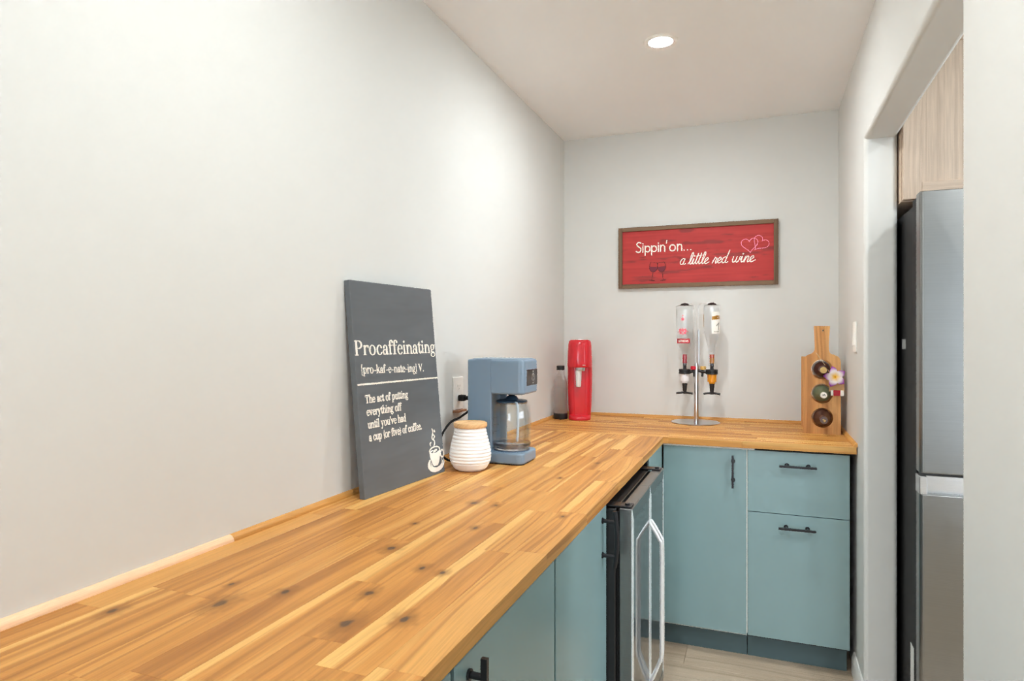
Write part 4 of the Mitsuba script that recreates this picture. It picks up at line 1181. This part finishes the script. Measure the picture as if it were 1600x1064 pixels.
wine_bottle(HOLES[0], 'bottle_dark', 'foil_dark', 'cork', -0.420, 'dark wine bottle with a cork-coloured top, topmost in the wooden rack', 'label_white')
k, M = wine_bottle(HOLES[1], 'bottle_green', 'bottle_green', 'label_white', -0.432, 'green wine bottle with a white cap, middle one in the wooden rack', 'label_white')
put('cap_mark', place(extr(stroke([(-.005, .003), (-.001, -.002), (.003, .004), (.006, -.003)], .0024), .0005), M @ frame([0, 0, -0.0023], [1, 0, 0], [0, -1, 0], [0, 0, -1])), 'ink_dark', k, False, 'dark mark on the cap')
k, M = wine_bottle(HOLES[2], 'bottle_dark', 'foil_dark', None, -0.440, 'dark wine bottle with a dark foil neck, lowest in the wooden rack')
put('foil_mark', place(extr(dot(-.003, .002, .003).union(dot(.003, -.001, .004)).union(dot(0, -.006, .002)), .0006), M @ frame([0, 0, 0.0], [1, 0, 0], [0, -1, 0], [0, 0, -1])), 'cork', k, False, 'pale emblem on the foil')

# flower, string and card hanging on the rack
fk = key_for('plumeria_flower')
FC = np.array([1.3385, RY - 0.018, 1.1690])


def petal_mesh(deg):
    nu, nv = 12, 9
    vs, cs_ = [], []
    for i in range(nu + 1):
        t = i / nu
        half = 0.0158 * math.sin(math.pi * min(1, 0.10 + 0.90 * t) ** 1.25) ** 0.75 if t < 1 else 0.0002
        for j in range(nv):
            s = j / (nv - 1) * 2 - 1
            r = 0.003 + 0.045 * t - 0.004 * s * s * t
            q = (s * half + 0.005 * t * t, r, 0.005 * math.sin(t * 2.6) - 0.004 * t * s - 0.006 * t ** 3)
            a = math.radians(deg)
            vs.append((FC[0] + q[0] * math.cos(a) - q[1] * math.sin(a), FC[1] - q[2] - 0.001, FC[2] + q[0] * math.sin(a) + q[1] * math.cos(a)))
            yel, pur = max(0, 1 - t / 0.42), max(0, min(1, (t - 0.52) / 0.36 + max(0, abs(s) - 0.45) * 1.1 * t))
            col = np.array(lin(246, 240, 240))
            col = col * (1 - pur) + np.array(lin(164, 62, 190)) * pur
            col = col * (1 - yel) + np.array(lin(250, 200, 30)) * yel
            cs_.append(col)
    f = []
    for i in range(nu):
        for j in range(nv - 1):
            b = i * nv + j
            f += [(b, b + 1, b + nv + 1), (b, b + nv + 1, b + nv)]
    v, f, n0 = np.array(vs), np.array(f), len(vs)
    back = v + np.array([0, 0.0008, 0])
    ff = np.vstack([f, f[:, ::-1] + n0])
    return trimesh.Trimesh(np.vstack([v, back]), ff, process=False), np.vstack([cs_, cs_])


for i in range(5):
    m, c = petal_mesh(20 + 72 * i)
    put('petal', m, 'petal', fk, True, color=c)
put('centre', lathe([(0, 0), (.0035, 0), (.003, .004), (0, .005)], 14, FC + [0, -0.006, 0], rot([1, 0, 0], 90)), 'amber', fk, 40, 'yellow centre')
tag(fk, 'white and purple artificial flower with a yellow centre on the wine rack', 'flower')
gt = key_for('gift_card')
put('card', rbox(1.3160, 1.3760, RY - 0.0085, RY - 0.0065, 1.1040, 1.1560, 0.0003), 'card_tan', gt, False, 'tan card')
for a, b, mt in ((1.3220, 1.3330, 'label_white'), (1.3330, 1.3600, 'label_red'), (1.3600, 1.3740, 'label_white')):
    put('ribbon', rbox(a, b - .0002, RY - 0.0115, RY - 0.0088, 1.0860, 1.1100, 0.0003), mt, gt, False, 'red and white end')
string = spline([(1.2640, RY - 0.002, 1.2740), (1.2880, RY - 0.006, 1.2380), (1.3080, RY - 0.007, 1.2060), (1.3300, RY - 0.008, 1.1600), (1.3450, RY - 0.0078, 1.1450)], 6)
put('string', tube(string, 0.0011, 6), 'string_tan', gt, 40, 'thin pale string')
tag(gt, 'small tan card with a red and white end, hanging under the purple flower', 'tag')

# ================================================================== LIGHT SWITCH ON THE RIGHT WALL
sw = key_for('light_switch')
SWM = frame([W, 0, 0], [0, -1, 0], [0, 0, 1], [-1, 0, 0])
put('plate', place(pillow(0.575, 0.655, 1.2830, 1.4030, 0.0, 0.0055, 0.004, 0.002), SWM), 'white_plastic', sw)
rk = [(0.600, 1.310, 0.0050), (0.630, 1.310, 0.0050), (0.600, 1.376, 0.0050), (0.630, 1.376, 0.0050), (0.600, 1.311, 0.0120), (0.630, 1.311, 0.0120), (0.600, 1.343, 0.0075), (0.630, 1.343, 0.0075), (0.600, 1.375, 0.0062), (0.630, 1.375, 0.0062)]
put('rocker', place(hull(rk), SWM), 'white_plastic', sw, 30)
tag(sw, 'white rocker light switch on the right wall above the wine rack', 'light switch')
